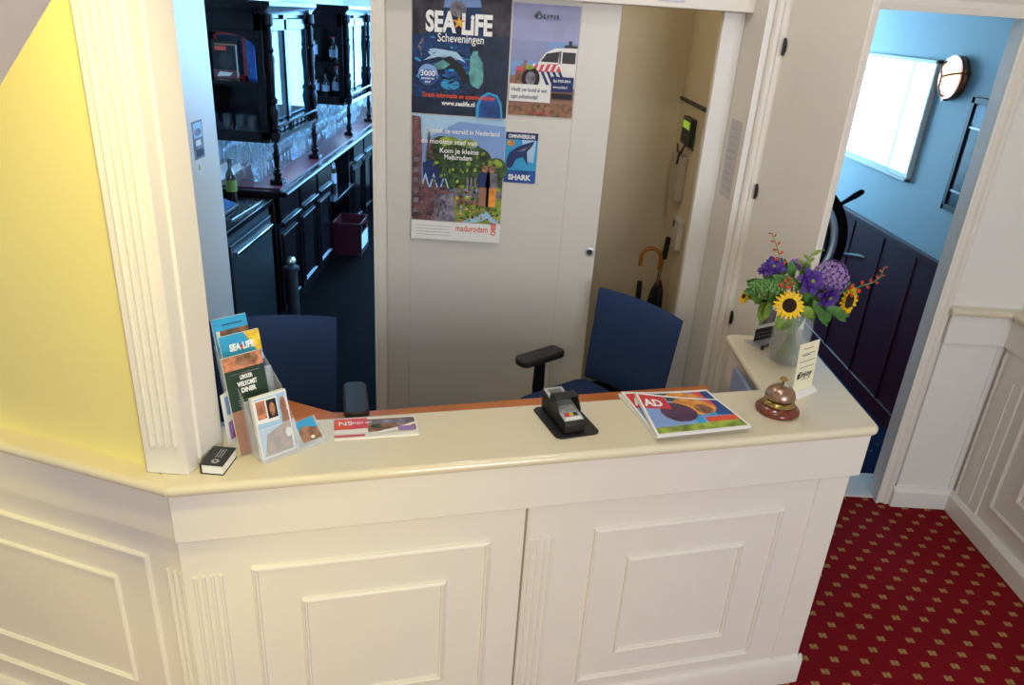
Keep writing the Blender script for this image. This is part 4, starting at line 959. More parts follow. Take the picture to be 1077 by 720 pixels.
def sunflower(label, head, face, R, dr=.5):
    head = Vector(head); f = Vector(face).normalized(); u = f.orthogonal().normalized(); w = f.cross(u)
    t = thing('sunflower', label, 'flower', head, 'sunflowers in the glass jar')
    m = MB(PETAL)
    for layer, (np_, rr, tilt, ph) in enumerate(((19, R, .10, 0), (17, R * .9, .28, .17))):
        for k in range(np_):
            a = 2 * PI * k / np_ + ph + random.uniform(-.06, .06); d = u * cos(a) + w * sin(a)
            leaf_mesh(m, head + d * R * dr * .8 + f * .002 * layer, d + f * (tilt + random.uniform(-.1, .12)), (rr - R * dr * .8) * random.uniform(.92, 1.1), R * .26, f, .1)
    obj('petals', m, t)
    m = MB(DISC).lathe([(0, -.002), (R * dr, -.002), (R * dr * 1.02, .004), (R * dr * .85, .009), (R * dr * .4, .011), (0, .009)], head, 24, axis=f); obj('disc', m, t)
    m = MB(STEM).lathe([(0, -.016), (R * .2, -.014), (R * dr, -.004), (R * dr, -.001), (0, -.001)], head, 16, axis=f); stem_to(m, head - f * .014, r=.0045); obj('stem', m, t)
    return t
sunflower('front sunflower facing the viewer above the glass jar', fp(830, 321, -.085), (-.05, -.93, .30), .050, .46)
sunflower('sunflower at the right of the bouquet, seen from its edge', fp(892, 316, -.01), (.60, -.78, .10), .052)
sunflower('small half open yellow sunflower at the left edge of the bouquet', fp(783.5, 312, .02), (-.96, -.05, .3), .030, .25)
# lilac ball flowers and purple blooms
def allium(label, c, r, mat, n=150):
    c = Vector(c); t = thing('ball_flower', label, 'flower', c); m = MB(mat)
    for i in range(n):
        z = 1 - 2 * (i + .5) / n; ph = i * 2.39996; d = Vector((sin(math.acos(z)) * cos(ph), sin(math.acos(z)) * sin(ph), z)); p = c + d * r * random.uniform(.82, 1.0); u = d.orthogonal().normalized(); w = d.cross(u)
        for k in range(5):
            a = 2 * PI * k / 5 + i; e = (u * cos(a) + w * sin(a)); leaf_mesh(m, p, e + d * .5, r * .20, r * .10, d, .2)
    obj('florets', m, t); m = MB(LEAF2)
    for i in range(0, n, 3):
        z = 1 - 2 * (i + .5) / n; ph = i * 2.39996; d = Vector((sin(math.acos(z)) * cos(ph), sin(math.acos(z)) * sin(ph), z)); m.tube([c, c + d * r * .85], .0012, 4)
    stem_to(m, c, r=.004); obj('stem', m, t); return t
allium('large lilac ball shaped flower head at the upper right of the bouquet', fp(873, 292, .02), .060, LILAC)
def bloom(label, c, face, r, mat, layers=3):
    c = Vector(c); f = Vector(face).normalized(); u = f.orthogonal().normalized(); w = f.cross(u); t = thing('purple_bloom', label, 'flower', c, 'purple blooms in the bouquet'); m = MB(mat)
    for l in range(layers):
        for k in range(6):
            a = 2 * PI * k / 6 + l * .5 + random.uniform(-.1, .1); d = u * cos(a) + w * sin(a); leaf_mesh(m, c + f * .004 * l, d + f * (.15 + .45 * l), r * (1 - .2 * l), r * .8, f, .15)
    obj('petals', m, t); m = MB(LEAF2); m.ball(c + f * .008, r * .2, 8, 6); stem_to(m, c - f * .003, r=.003); obj('stem', m, t); return t
for lab, p, f, r in (('purple bloom beside the lilac ball, facing the viewer', fp(853, 296, -.045), (0, -.9, .4), .048), ('purple bloom hanging under the lilac ball', fp(871, 312, -.06), (.2, -.9, -.1), .042), ('dark purple bloom at the upper left of the bouquet', fp(814, 281, .01), (-.3, -.7, .6), .042), ('purple bud at the far upper left of the bouquet', fp(801, 285, .02), (-.4, -.5, .7), .016), ('pale purple bloom at the top middle behind the leaves', fp(837, 279, .06), (0, -.5, .9), .03)):
    bloom(lab, p, f, r, PURPLE if 'pale' not in lab else LILAC)
# green sedum heads
def sedum(label, c, r, n=70):
    c = Vector(c); t = thing('sedum_head', label, 'flower', c, 'green sedum heads in the bouquet'); m = MB(SEDUM)
    for i in range(n):
        a = i * 2.39996; q = math.sqrt((i + .5) / n); p = c + Vector((cos(a) * q * r * 1.25, sin(a) * q * r, .022 * (1 - q * q) + random.uniform(-.004, .004))); m.ball(p, r * .15 * random.uniform(.8, 1.2), 6, 4)
    obj('florets', m, t); m = MB(STEM)
    for i in range(9):
        a = i * .7; m.tube([c + Vector((0, 0, -.035)), c + Vector((cos(a) * r * .8, sin(a) * r * .7, .0))], .0018, 5)
    stem_to(m, c + Vector((0, 0, -.033)), r=.0035); obj('stem', m, t); return t
sedum('green sedum head at the left of the front sunflower', fp(805, 303, -.03), .046)
sedum('green sedum head low at the left above the jar', fp(797, 309, .0), .038, 50)
sedum('green sedum head behind the front sunflower', fp(820, 297, .0), .042)
sedum('green sedum head in the middle under the purple bloom', fp(852, 312, .01), .038, 50)
# red montbretia sprays
def spray(label, pts, buds, mat=REDF, side=.010, r=.0045):
    P = [Vector(p) for p in pts]; t = thing('red_spray', label, 'flower', P[0], 'red flower sprays in the bouquet'); m = MB(STEM); m.tube(P, .0016, 5); stem_to(m, P[0], r=.0022); obj('stem', m, t); m = MB(mat)
    for k in range(buds):
        f = k / max(1, buds - 1) * (len(P) - 1); i = min(int(f), len(P) - 2); q = P[i].lerp(P[i + 1], f - i); d = (P[i + 1] - P[i]).normalized(); s_ = d.cross(Vector((0, -1, 0))).normalized() * (1 if k % 2 else -1); rr = r * (1.25 - .7 * k / buds)
        b = q + s_ * side * (1.2 - .6 * k / buds); m.tube([q, b], .0012, 4); m.ball(b + d * .002, rr, 7, 5, axis=(s_ + d * .6), sq=1.7)
    obj('buds', m, t); return t
spray('tall red flower spray rising at the upper left of the bouquet', [fp(821, 284), fp(820, 272), fp(818, 262), fp(815, 253), fp(812, 245)], 9)
spray('red flower spray leaning out to the far right of the bouquet', [fp(897, 304, .02), fp(908, 300, .02), fp(918, 297, .02), fp(926, 291, .02), fp(930, 281, .02)], 10)
spray('small red buds low at the right of the bouquet', [fp(893, 305, -.03), fp(899, 308, -.03), fp(903, 311, -.03)], 4)
spray('rust coloured bud cluster in the middle of the bouquet', [fp(824, 303, -.04), fp(828, 298, -.04), fp(832, 294, -.04)], 5, r=.006)
# leafy stems
def greenery(label, head, specs, mat):
    h = Vector(head); t = thing('leafy_stem', label, 'foliage', h, 'leafy stems in the bouquet'); m = MB(mat)
    for x, y, dy, ex, ey, L, W in specs:
        b = fp(x, y, dy); d = fp(x + ex, y + ey, dy) - b; leaf_mesh(m, b, d + Vector((0, -.2, 0)) * d.length, L, W, (0, -1, .35), .2)
    obj('leaves', m, t); m = MB(STEM); stem_to(m, h, r=.003)
    for x, y, dy, ex, ey, L, W in specs: m.tube([h, fp(x, y, dy)], .0014, 4)
    obj('stem', m, t); return t
greenery('leafy stem hanging low at the right of the jar', fp(858, 322, -.02), [(858, 322, -.05, 14, 22, .085, .032), (868, 322, -.04, 22, 8, .09, .034), (850, 322, -.05, 6, 16, .06, .03), (876, 328, -.02, 16, 10, .06, .026)], LEAF)
greenery('yellow green leaves in front of the jar neck', fp(842, 325, -.05), [(843, 323, -.07, 12, 9, .055, .04), (820, 330, -.07, -2, 14, .06, .03), (833, 335, -.06, -8, 8, .05, .03)], LEAF2)
greenery('leaves at the top middle of the bouquet', fp(838, 292, 0), [(832, 292, 0, 0, -16, .06, .034), (842, 292, 0, 8, -13, .055, .03), (848, 300, -.03, 6, -10, .05, .03), (836, 300, -.03, 12, 2, .06, .036), (826, 296, -.02, -10, -6, .05, .03)], LEAF)
greenery('fern like pale sprig at the top of the bouquet', fp(842, 284, .02), [(844, 282, .02, 8, -9, .03, .014), (848, 276, .02, 9, -5, .03, .014), (850, 272, .02, -6, -6, .025, .013), (853, 268, .02, 9, -4, .03, .013), (846, 278, .02, -6, -5, .03, .013), (856, 265, .02, 8, -2, .028, .012)], LEAF2)
greenery('drooping leaf at the left of the jar', fp(800, 318, 0), [(801, 318, -.01, -1, 22, .075, .034), (806, 320, -.02, -10, 12, .05, .028), (810, 318, -.04, -6, 18, .06, .03)], LEAF2)
greenery('leaves behind the bouquet between the purple blooms', fp(850, 300, .04), [(858, 302, .03, 14, 4, .07, .04), (838, 312, -.02, 12, 10, .07, .04), (862, 318, .02, 10, 8, .08, .04), (826, 308, .02, -10, 8, .06, .035), (845, 306, -.03, 10, 12, .07, .04), (815, 312, .02, -12, 4, .06, .035)], LEAF)

greenery('dark leaves filling the left side of the bouquet', fp(815, 300, .02), [(806, 300, .03, -14, -4, .07, .04), (812, 296, .03, -8, -12, .065, .04), (822, 290, .03, 2, -12, .06, .04), (800, 306, .03, -14, 2, .06, .035), (818, 306, -.04, -8, 9, .05, .03)], LEAF)
greenery('dark leaves filling the right side of the bouquet', fp(872, 302, .04), [(864, 300, .05, 4, -14, .06, .04), (876, 304, .03, 14, -6, .06, .04), (880, 312, .0, 12, 6, .07, .035), (868, 322, -.03, 4, 14, .06, .03), (856, 316, -.06, 4, 12, .05, .03)], LEAF)

# ================================================================== closet contents
def cl(x, y, X=.885): return atx(x, y, X)
XC = .8995
t0, t1 = cl(722, 119.5, XC), cl(731, 157, XC)
a0, a1_ = cl(722.5, 138, XC), cl(732, 138, XC)
ctl = thing('wall_controller', 'dark wall controller with a lit green display inside the closet', 'controller', (XC, (a0.y + a1_.y) / 2, t1.z))
m = MB(CHARC).box(XC - .03, XC, a1_.y, a0.y, t1.z, t0.z); obj('housing', m, ctl, bev=.004)
hz = t0.z - t1.z; yy = a0.y - a1_.y
m = MB(GREEN_LED).box(XC - .0315, XC - .03, a1_.y + yy * .12, a0.y - yy * .12, t0.z - hz * .40, t0.z - hz * .13); obj('display', m, ctl)
m = MB(BLACKP)
for i in range(3):
    for j in range(3): m.box(XC - .0325, XC - .03, a1_.y + yy * (.16 + .24 * i), a1_.y + yy * (.34 + .24 * i), t1.z + hz * (.1 + .14 * j), t1.z + hz * (.2 + .14 * j))
obj('keypad', m, ctl)
lz = cl(730, 108, XC).z
tag(obj('wall_strip', MB(CHARC).box(XC - .014, XC, 3.50, 4.22, lz - .012, lz + .004), loc=(XC, 3.86, lz), bev=.001), 'thin dark strip along the closet side wall above the controller', 'strip')
y0, y1 = cl(712, 180, XC).y, cl(726, 185, XC).y
z0c, z1c = cl(716, 236, XC).z, cl(717, 160, XC).z
m = MB(SILTAPE).box(XC - .045, XC, y1 + .10, y0 - .02, cl(716, 212, XC).z, z1c); box_ = obj('cable_box', m, loc=(XC, (y0 + y1) / 2, z0c), bev=.006)
tag(box_, 'beige cable cover below the controller in the closet', 'cable cover')
m = MB(pm('off_white_plastic', '#cfc6ba', .4)).box(XC - .03, XC, y1 - .04, y1 + .12, cl(714, 262, XC).z, cl(714, 226, XC).z); m.use(CHARC).box(XC - .032, XC - .03, y1 + .05, y1 + .09, cl(714, 238, XC).z, cl(714, 230, XC).z)
tag(obj('meter_box', m, loc=(XC, y1 + .04, cl(714, 262, XC).z), bev=.004), 'small white meter box low on the closet side wall', 'meter box')
m = MB(LABELY).box(XC - .006, XC, y1 + .02, y1 + .10, cl(730, 160, XC).z, cl(730, 142, XC).z); tag(obj('label_tag', m, loc=(XC, y1 + .06, cl(730, 160, XC).z)), 'yellow tag stuck beside the wall controller', 'tag')
m = MB(BLACKP); m.tube([(XC - .02, (a0.y + a1_.y) / 2, t1.z + .01), (XC - .03, (a0.y + a1_.y) / 2 + .03, t1.z - .05), (XC - .02, a0.y + .06, t1.z - .06), (XC - .012, a0.y + .12, t1.z - .03)], .005, 6)
m.tube([(XC - .02, (a0.y + a1_.y) / 2 - .02, t1.z + .01), (XC - .05, (a0.y + a1_.y) / 2 - .02, t1.z - .05), (XC - .05, (a0.y + a1_.y) / 2, t1.z - .10)], .005, 6)
tag(obj('cable', m, loc=(XC, (a0.y + a1_.y) / 2, t1.z)), 'black cables hanging under the wall controller', 'cable')
# umbrella stand with umbrellas
YU = 3.82
us = aty(686, 318, YU); ub = Vector((us.x - .02, YU, 0))
st = thing('umbrella_stand', 'black umbrella stand on the closet floor', 'umbrella stand', ub)
obj('bin', MB(BLACKP).lathe([(0, 0), (.13, 0), (.14, .02), (.15, .52), (.155, .53), (.145, .53), (.132, .03), (0, .03)], ub, 24), st, ang=50)
def umbrella(label, top, foot, cloth, hmat, hook):
    top, foot = Vector(top), Vector(foot); t = thing('umbrella', label, 'umbrella', foot, 'umbrellas in the closet'); ax = (foot - top).normalized(); L_ = (foot - top).length
    m = MB(CHROME); m.tube([top, foot], .006, 8); obj('shaft', m, t)
    m = MB(cloth); n = 7; prof = [(.012, .16), (.030, .22), (.036, .30), (.034, .5), (.022, .75), (.010, .95)]
    vs = []; seg = 28; u = ax.orthogonal().normalized(); w = ax.cross(u)
    for r_, f_ in prof:
        for k in range(seg): a = 2 * PI * k / seg; rr = r_ * (1 + .22 * cos(n * a + f_ * 5)); vs.append(top + ax * L_ * f_ + (u * cos(a) + w * sin(a)) * rr)
    fs = [(i * seg + k, i * seg + (k + 1) % seg, (i + 1) * seg + (k + 1) % seg, (i + 1) * seg + k) for i in range(len(prof) - 1) for k in range(seg)]
    m.add(vs, fs + [tuple(range(seg)), tuple(range((len(prof) - 1) * seg, len(prof) * seg))]); obj('furled_cloth', m, t)
    m = MB(hmat)
    if hook:
        R_ = hook; e = Vector((-1, .15, 0)).normalized(); c = top + e * R_; m.tube([top + ax * .06] + [c - e * R_ * cos(a) + Vector((0, 0, 1)) * R_ * sin(a) for a in (PI * i / 10 for i in range(11))] + [c + e * R_ - Vector((0, 0, .05))], .011, 10)
    else: m.tube([top - ax * .10, top + ax * .02], [.014, .017], 10)
    obj('handle', m, t); return t
hk = aty(695, 272, YU)
umbrella('umbrella with a curved cane handle standing in the closet', (hk.x, YU, hk.z), (ub.x + .03, YU, .05), BLACKP, WICKER, .052)
p1 = aty(699, 268, YU + .05); umbrella('furled red tartan umbrella with a black handle in the closet', (p1.x, p1.y, p1.z), (ub.x, YU + .05, .05), PLAID, BLACKP, 0)
p1 = aty(671, 314, YU - .06); umbrella('short black folded umbrella at the left of the umbrella stand', (p1.x, p1.y, p1.z), (ub.x - .05, YU - .05, .05), BLACKP, BLACKP, 0)

# ================================================================== hall: picture, lamp, frame, ship's wheel
XH = 2.33
pc = thing('glazed_picture', 'large white framed picture under reflecting glass on the blue wall', 'picture', (XH, 4.86, 1.34))
m = MB(WHITE); fw = .022
m.box(XH - .03, XH, 4.365, 4.365 + fw, 1.35, 2.022).box(XH - .03, XH, 5.335 - fw, 5.335, 1.35, 2.022).box(XH - .03, XH, 4.365, 5.335, 1.35, 1.35 + fw).box(XH - .03, XH, 4.365, 5.335, 2.022 - fw, 2.022); obj('frame', m, pc, bev=.003)
PICT = pm('pale_seaside_print', '#c4dfe8', .6, var=.25, scale=4)
m = MB(PICT).box(XH - .008, XH - .002, 4.38, 5.32, 1.365, 2.008); obj('print', m, pc)
m = MB(MIRROR).box(XH - .015, XH - .012, 4.385, 5.315, 1.370, 2.002); obj('glass', m, pc)
LC = Vector((XH, 4.185, 1.945))
lp = thing('bulkhead_lamp', 'lit round bulkhead lamp with a copper cage on the blue wall', 'wall lamp', LC)
COPPER = pm('copper', '#9a6a58', .3, metal=.9, var=.1)
ax = (-1, 0, 0)
obj('housing', MB(COPPER).lathe([(0, 0), (.108, 0), (.110, .015), (.100, .03), (0, .03)], LC, 32, axis=ax), lp, ang=40)
obj('lamp_glass', MB(LAMPGLOW).lathe([(.092, .031), (.090, .045), (.072, .062), (.04, .074), (0, .078)], LC, 28, axis=ax), lp, ang=60)
m = MB(COPPER); m.lathe([(.094, .030), (.110, .030), (.110, .042), (.094, .042)], LC, 32, axis=ax, closed=True)
for an in (PI / 4, PI / 4 + 2 * PI / 3, PI / 4 + 4 * PI / 3):
    e = Vector((0, cos(an), sin(an))); m.tube([LC + e * .102 + Vector((-.04, 0, 0)), LC + e * .09 + Vector((-.056, 0, 0)), LC + e * .055 + Vector((-.078, 0, 0)), LC + Vector((-.086, 0, 0))], .006, 8); m.cbox(LC + e * .115 + Vector((-.02, 0, 0)), (.03, .02, .02))
obj('cage', m, lp)
df = thing('slim_dark_frame', 'slim dark framed board on the blue wall by the door jamb', 'frame', (XH, 3.75, 1.3))
m = MB(BLACKP).box(XH - .03, XH, 3.915, 3.945, 1.30, 1.87).box(XH - .03, XH, 3.45, 3.48, 1.30, 1.87).box(XH - .03, XH, 3.45, 3.945, 1.84, 1.87).box(XH - .03, XH, 3.45, 3.945, 1.30, 1.33); obj('frame', m, df, bev=.002)
m = MB(pm('slate_blue_board', '#1d2f4c', .25, var=.3, scale=8)).box(XH - .02, XH - .004, 3.47, 3.925, 1.32, 1.85); m.use(SILVER).box(XH - .024, XH - .02, 3.47, 3.925, 1.72, 1.73).box(XH - .024, XH - .02, 3.47, 3.925, 1.40, 1.41)
m.use(PALEBLUE).box(XH - .022, XH - .02, 3.80, 3.90, 1.74, 1.83); obj('board', m, df)  # blue light on the board's upper part, put in as a pale patch
WC = aty(818, 253, 4.30); WR = .372
wh = thing('ship_wheel', 'dark ship wheel with bright metal bands, standing in the blue hall', 'ship wheel', (WC.x, WC.y, 0))
wa = (0, -1, 0)
m = MB(DWOOD); m.lathe([(WR - .085, -.022), (WR + .03, -.022), (WR + .035, 0), (WR + .03, .022), (WR - .085, .022), (WR - .09, 0)], WC, 64, axis=wa, closed=True); obj('rim', m, wh)
m = MB(pm('polished_band', '#cfe0ea', .38, metal=.85)); m.lathe([(WR - .050 + .024 * cos(t), .022 + .020 * sin(t)) for t in (2 * PI * i / 10 for i in range(10))], WC, 64, axis=wa, closed=True); obj('metal_band', m, wh)
m = MB(DWOOD); m.lathe([(0, -.05), (.08, -.05), (.085, 0), (.08, .05), (.04, .06), (0, .06)], WC, 24, axis=wa); obj('hub', m, wh)
for k in range(8):
    an = k * PI / 4 - rad(8); d_ = Vector((cos(an), 0, sin(an)))
    m = MB(CHROME if k % 8 == 0 else DWOOD)
    m.tube([WC + d_ * .07, WC + d_ * .16, WC + d_ * .2, WC + d_ * (WR - .03), WC + d_ * (WR + .035), WC + d_ * (WR + .06), WC + d_ * (WR + .12), WC + d_ * (WR + .165), WC + d_ * (WR + .175)], [.014, .014, .020, .014, .012, .013, .019, .017, .006], 10); obj('spoke', m, wh)
m = MB(DWOOD); m.box(WC.x - .07, WC.x + .07, WC.y + .05, WC.y + .17, .04, 1.12); m.box(WC.x - .2, WC.x + .2, WC.y - .02, WC.y + .24, -.002, .05); m.tube([WC + Vector((0, .06, 0)), WC + Vector((0, -.03, 0))], .02, 10); obj('pedestal', m, wh, bev=.006)

# ================================================================== bar
XB = -1.43        # counter nosing
bb_ = thing('back_bar', 'dark wood back bar with a wine red top and drawers', 'bar cabinet', (-1.8, 6.6, 0))
Y0, Y1 = 4.66, 9.2
m = MB(DWOOD); m.box(-2.095, -1.52, Y0 + .02, 6.12, .09, .96); m.box(-2.095, -1.56, Y0 + .06, 6.12, 0, .09); m.box(-2.095, -1.56, 6.90, Y1, 0, .09); m.box(-2.095, -1.52, 6.90, Y1, .09, .96); m.box(-2.095, -2.06, 6.12, 6.9, .09, .96); obj('carcass', m, bb_, bev=.004)
m = MB(DWOOD).box(-2.095, XB, Y0 - .03, Y1, .955, .992); m.tube([(XB + .0, Y0 - .03, .974), (XB + .0, Y1, .974)], .018, 10); obj('counter_nosing', m, bb_, bev=.006)
obj('counter_lining', MB(REDTOP).box(-2.09, XB - .045, Y0 + .03, Y1, .992, 1.0), bb_)
obj('niche_shelf', MB(DWOOD).box(-2.06, -1.47, 6.12, 6.90, .55, .585), bb_, bev=.004)
for k, y in enumerate((4.72, 5.20, 5.68, 7.0, 7.5, 8.0)):
    m = MB(DWOOD).box(-1.522, -1.49, y, y + .43, .76, .93); dw_ = obj('drawer', m, bb_, bev=.006); obj('drawer_edge', MB(DWOOD).box(-1.49, -1.470, y + .01, y + .42, .735, .765), dw_, bev=.006)
    m = MB(DWOOD).box(-1.522, -1.505, y, y + .43, .14, .72); dd_ = obj('cupboard_door', m, bb_, bev=.004); m = MB(DWOOD).moulding((-1.505, y, 0), (0, 1, 0), (1, 0, 0), .04, .39, .18, .68, .03, .012); obj('door_moulding', m, dd_)
obj('backsplash', MB(pm('pale_blue_tile', '#a4c6e0', .25)).box(-2.098, -2.09, Y0 + .1, Y1, 1.0, 1.31), bb_)
obj('glass_step', MB(WHITE).box(-2.09, -1.895, Y0 + .12, 8.4, 1.0, 1.10), bb_, bev=.003)

def turned_post(x, y, z0, z1, m):
    Lz = z1 - z0; pr = [(0, 0), (.032, 0), (.032, .05), (.02, .06), (.03, .08), (.018, .10), (.022, .16), (.03, .24), (.018, .29), (.026, .305), (.026, .33), (.014, .345), (.017, .5), (.024, .66), (.014, .70), (.024, .72), (.015, .745), (.018, .85), (.012, .90), (.028, .92), (.028, 1.0), (0, 1.0)]
    m.lathe([(r, z * Lz) for r, z in pr], (x, y, z0), 14)
def upper_unit(y, label):
    t = thing('glazed_wall_cabinet', label, 'glazed cabinet', (-1.8, y + .5, 1.0), 'glazed cabinets over the back bar')
    x0, x1, y0_, y1_, zb, zt = -2.085, -1.56, y, y + 1.0, 1.31, 2.02
    m = MB(DWOOD); m.box(x0, x1, y0_ + .02, y1_, zb - .03, zb + .02); m.box(x0, x1, y0_ + .02, y1_, zt - .03, zt); m.box(x0, x0 + .02, y0_ + .02, y1_, zb, zt); m.box(x0, x1, y1_ - .03, y1_, zb, zt); m.box(x0, x1, y0_ + .36, y0_ + .38, zb, zt)
    m.box(x0, x0 + .05, y0_, y0_ + .03, zb - .03, zt); m.box(x1 - .05, x1, y0_, y0_ + .03, zb - .03, zt); m.box(x0, x1, y0_, y0_ + .03, zt - .10, zt); m.box(x0, x1, y0_, y0_ + .03, zb - .05, zb + .02)
    obj('carcass', m, t, bev=.003)
    obj('shelf', MB(DWOOD).box(x0 + .02, x1 - .02, y0_ + .01, y0_ + .36, 1.60, 1.625), t)
    # arched top rail on the open side
    m = MB(DWOOD); pts = [(x0 + .05, zt - .10), (x1 - .05, zt - .10)] + [((x0 + x1) / 2 + (x1 - x0 - .1) / 2 * cos(a), zt - .20 + .085 * sin(a)) for a in (PI * i / 12 for i in range(13))]
    m.slab([(px__, y0_ + .005, pz) for px__, pz in pts], (0, .018, 0)); obj('arched_rail', m, t)
    m = MB(DWOOD)
    for a, b in ((y0_ + .04, y0_ + .09), (y0_ + .40, y0_ + .46), (y1_ - .09, y1_ - .03)): m.box(x1 - .005, x1 + .018, a, b, zb, zt)
    for a, b in ((zb, zb + .05), (zt - .10, zt - .03)): m.box(x1 - .005, x1 + .018, y0_ + .04, y1_ - .03, a, b)
    dr_ = obj('glass_door', m, t, bev=.003)
    obj('pane', MB(PANE).box(x1 + .004, x1 + .010, y0_ + .09, y0_ + .40, zb + .05, zt - .10), dr_)
    obj('pane', MB(PANE).box(x1 + .004, x1 + .010, y0_ + .46, y1_ - .09, zb + .05, zt - .10), dr_)
    m = MB(DWOOD); m.sweep([(0, 0), (.03, 0), (.04, .02), (.07, .05), (.07, .075), (0, .075)], (x1, y0_ - .04, zt - .005), (x1, y1_ + .04, zt - .005), Vector((1, 0, 0))); m.sweep([(0, 0), (.03, 0), (.04, .02), (.06, .05), (.06, .075), (0, .075)], (x0, y0_, zt - .005), (x1 + .03, y0_, zt - .005), Vector((0, -1, 0))); m.box(x0, x1, y0_, y1_, zt + .02, zt + .068); obj('cornice', m, t)
    for yy_ in (y0_ + .03, y1_ - .02):
        m = MB(DWOOD); turned_post(x1 + .03, yy_, 1.0, 1.29, m); m.box(x1 - .01, x1 + .07, yy_ - .04, yy_ + .04, 1.0, 1.03); turned_post(x1 + .035, yy_, 1.29, zt, m); obj('turned_post', m, t)
    m = MB(TUBEGLOW).tube([(x1 - .06, y0_ + .06, zb - .045), (x1 - .06, y1_ - .06, zb - .045)], .012, 10); m.use(WHITE).box(x1 - .075, x1 - .045, y0_ + .04, y1_ - .04, zb - .034, zb - .03); obj('tube_light', m, t)
    m = MB(DWOOD)
    for k in range(9): q = y0_ + .08 + k * .1; m.tube([(x1 + .05, q, zb), (x1 + .05, q, zb + .05)], .006, 6)
    m.box(x1 + .04, x1 + .06, y0_ + .03, y1_ - .02, zb + .05, zb + .062); m.box(x1 - .0, x1 + .06, y0_ + .03, y1_ - .02, zb - .03, zb - .005); obj('gallery_rail', m, t)
    return t
upper_unit(4.80, 'first dark glazed cabinet over the back bar, with pictures in its open side')
upper_unit(6.98, 'second dark glazed cabinet farther along the back bar, with bottles in its open side')

# pictures and books in the first cabinet's open side
Yc = 4.93
def stand_box(x0, x1, z0, z1, th=.03, y=Yc): return (x0, x1, y, y + th, z0, z1)
m = MB(pm('red_frame_lacquer', '#8a1c22', .35)); x0, x1, z0, z1 = -1.925, -1.725, 1.6255, 1.90
m.box(x0, x0 + .02, Yc + .05, Yc + .075, z0, z1).box(x1 - .02, x1, Yc + .05, Yc + .075, z0, z1).box(x0, x1, Yc + .05, Yc + .075, z1 - .02, z1).box(x0, x1, Yc + .05, Yc + .075, z0, z0 + .02)
fr_ = thing('red_framed_picture', 'red framed picture standing in the open side of the first bar cabinet', 'picture', ((x0 + x1) / 2, Yc + .06, z0)); obj('frame', m, fr_)
m = MB(DEEP2).box(x0 + .02, x1 - .02, Yc + .055, Yc + .07, z0 + .02, z1 - .02); obj('print', m, fr_)
m = MB(INK); O = Vector((-1.93, Yc + .018, 1.6255)); S = planeS(O, (1, 0, 0), (0, 0, 1), (0, -1, 0)); sheet_body(m, S, .165, .225, .012, INK); s = Sheet(m, S); s.rect(BRICKI, .0, .0, .165, .05); s.rect(SANDI, .02, .195, .15, .205); s.rect(CORAL, .02, .165, .09, .19); s.ell(CHARC, .083, .105, .045, .045); s.poly(PAPER, [(.02, .01), (.10, .015), (.12, .035), (.04, .04)])
s.rect(SILVER, .150, .01, .158, .20)
tag(obj('record_sleeve', m, loc=O), 'dark picture with a black disc leaning before the red frame in the bar', 'picture')
tag(obj('blue_box', MB(BLUEINK).box(-1.715, -1.665, Yc + .02, Yc + .16, 1.6255, 1.86), loc=(-1.69, Yc + .09, 1.6255), bev=.002), 'narrow blue box beside the red framed picture in the bar', 'box')
# glasses
def glass_mesh(kind):
    if kind == 'wine': pr = [(0, 0), (.034, .0), (.034, .003), (.006, .008), (.0045, .075), (.012, .085), (.034, .115), (.038, .145), (.034, .18), (.032, .18), (.0355, .145), (.031, .117), (.008, .09), (0, .088)]
    elif kind == 'beer': pr = [(0, 0), (.028, 0), (.030, .01), (.036, .15), (.034, .15), (.0275, .014), (0, .012)]
    else: pr = [(0, 0), (.036, 0), (.036, .085), (.033, .085), (.033, .008), (0, .008)]
    return MB(BARGLASS).lathe(pr, (0, 0, 0), 14)
protos = {}
n = 0
LABW = {'wine': ('wine_glass', 'stemmed glass among the rows on the back bar', 'glasses on the back bar'), 'beer': ('beer_glass', 'tall tapered glass among the rows on the back bar', 'beer glasses on the back bar'), 'tumbler': ('tumbler', 'short tumbler on the shelf of the first bar cabinet', 'tumblers in the first bar cabinet')}
def put_glass(kind, x, y, z):
    if kind not in protos:
        nm, lb, gr = LABW[kind]; o = obj(nm, glass_mesh(kind), ang=50); tag(o, lb, 'glass', gr); protos[kind] = o; o.location = (x, y, z)
    else:
        o = protos[kind].copy(); COL.objects.link(o); o.location = (x, y, z)
    return o
for row, x in enumerate((-2.03, -1.94, -1.85, -1.76, -1.67)):
    y = 4.86 + .03 * (row % 2)
    while y < 8.3:
        put_glass('wine' if (row + int(y * 3)) % 3 else 'beer', x + random.uniform(-.012, .012), y + random.uniform(-.01, .01), 1.1005 if row < 2 else 1.0005); y += .105 if row > 1 else .125
for k in range(6): put_glass('tumbler', -2.02 + k * .082, 4.90 + .02 * (k % 2), 1.3305)
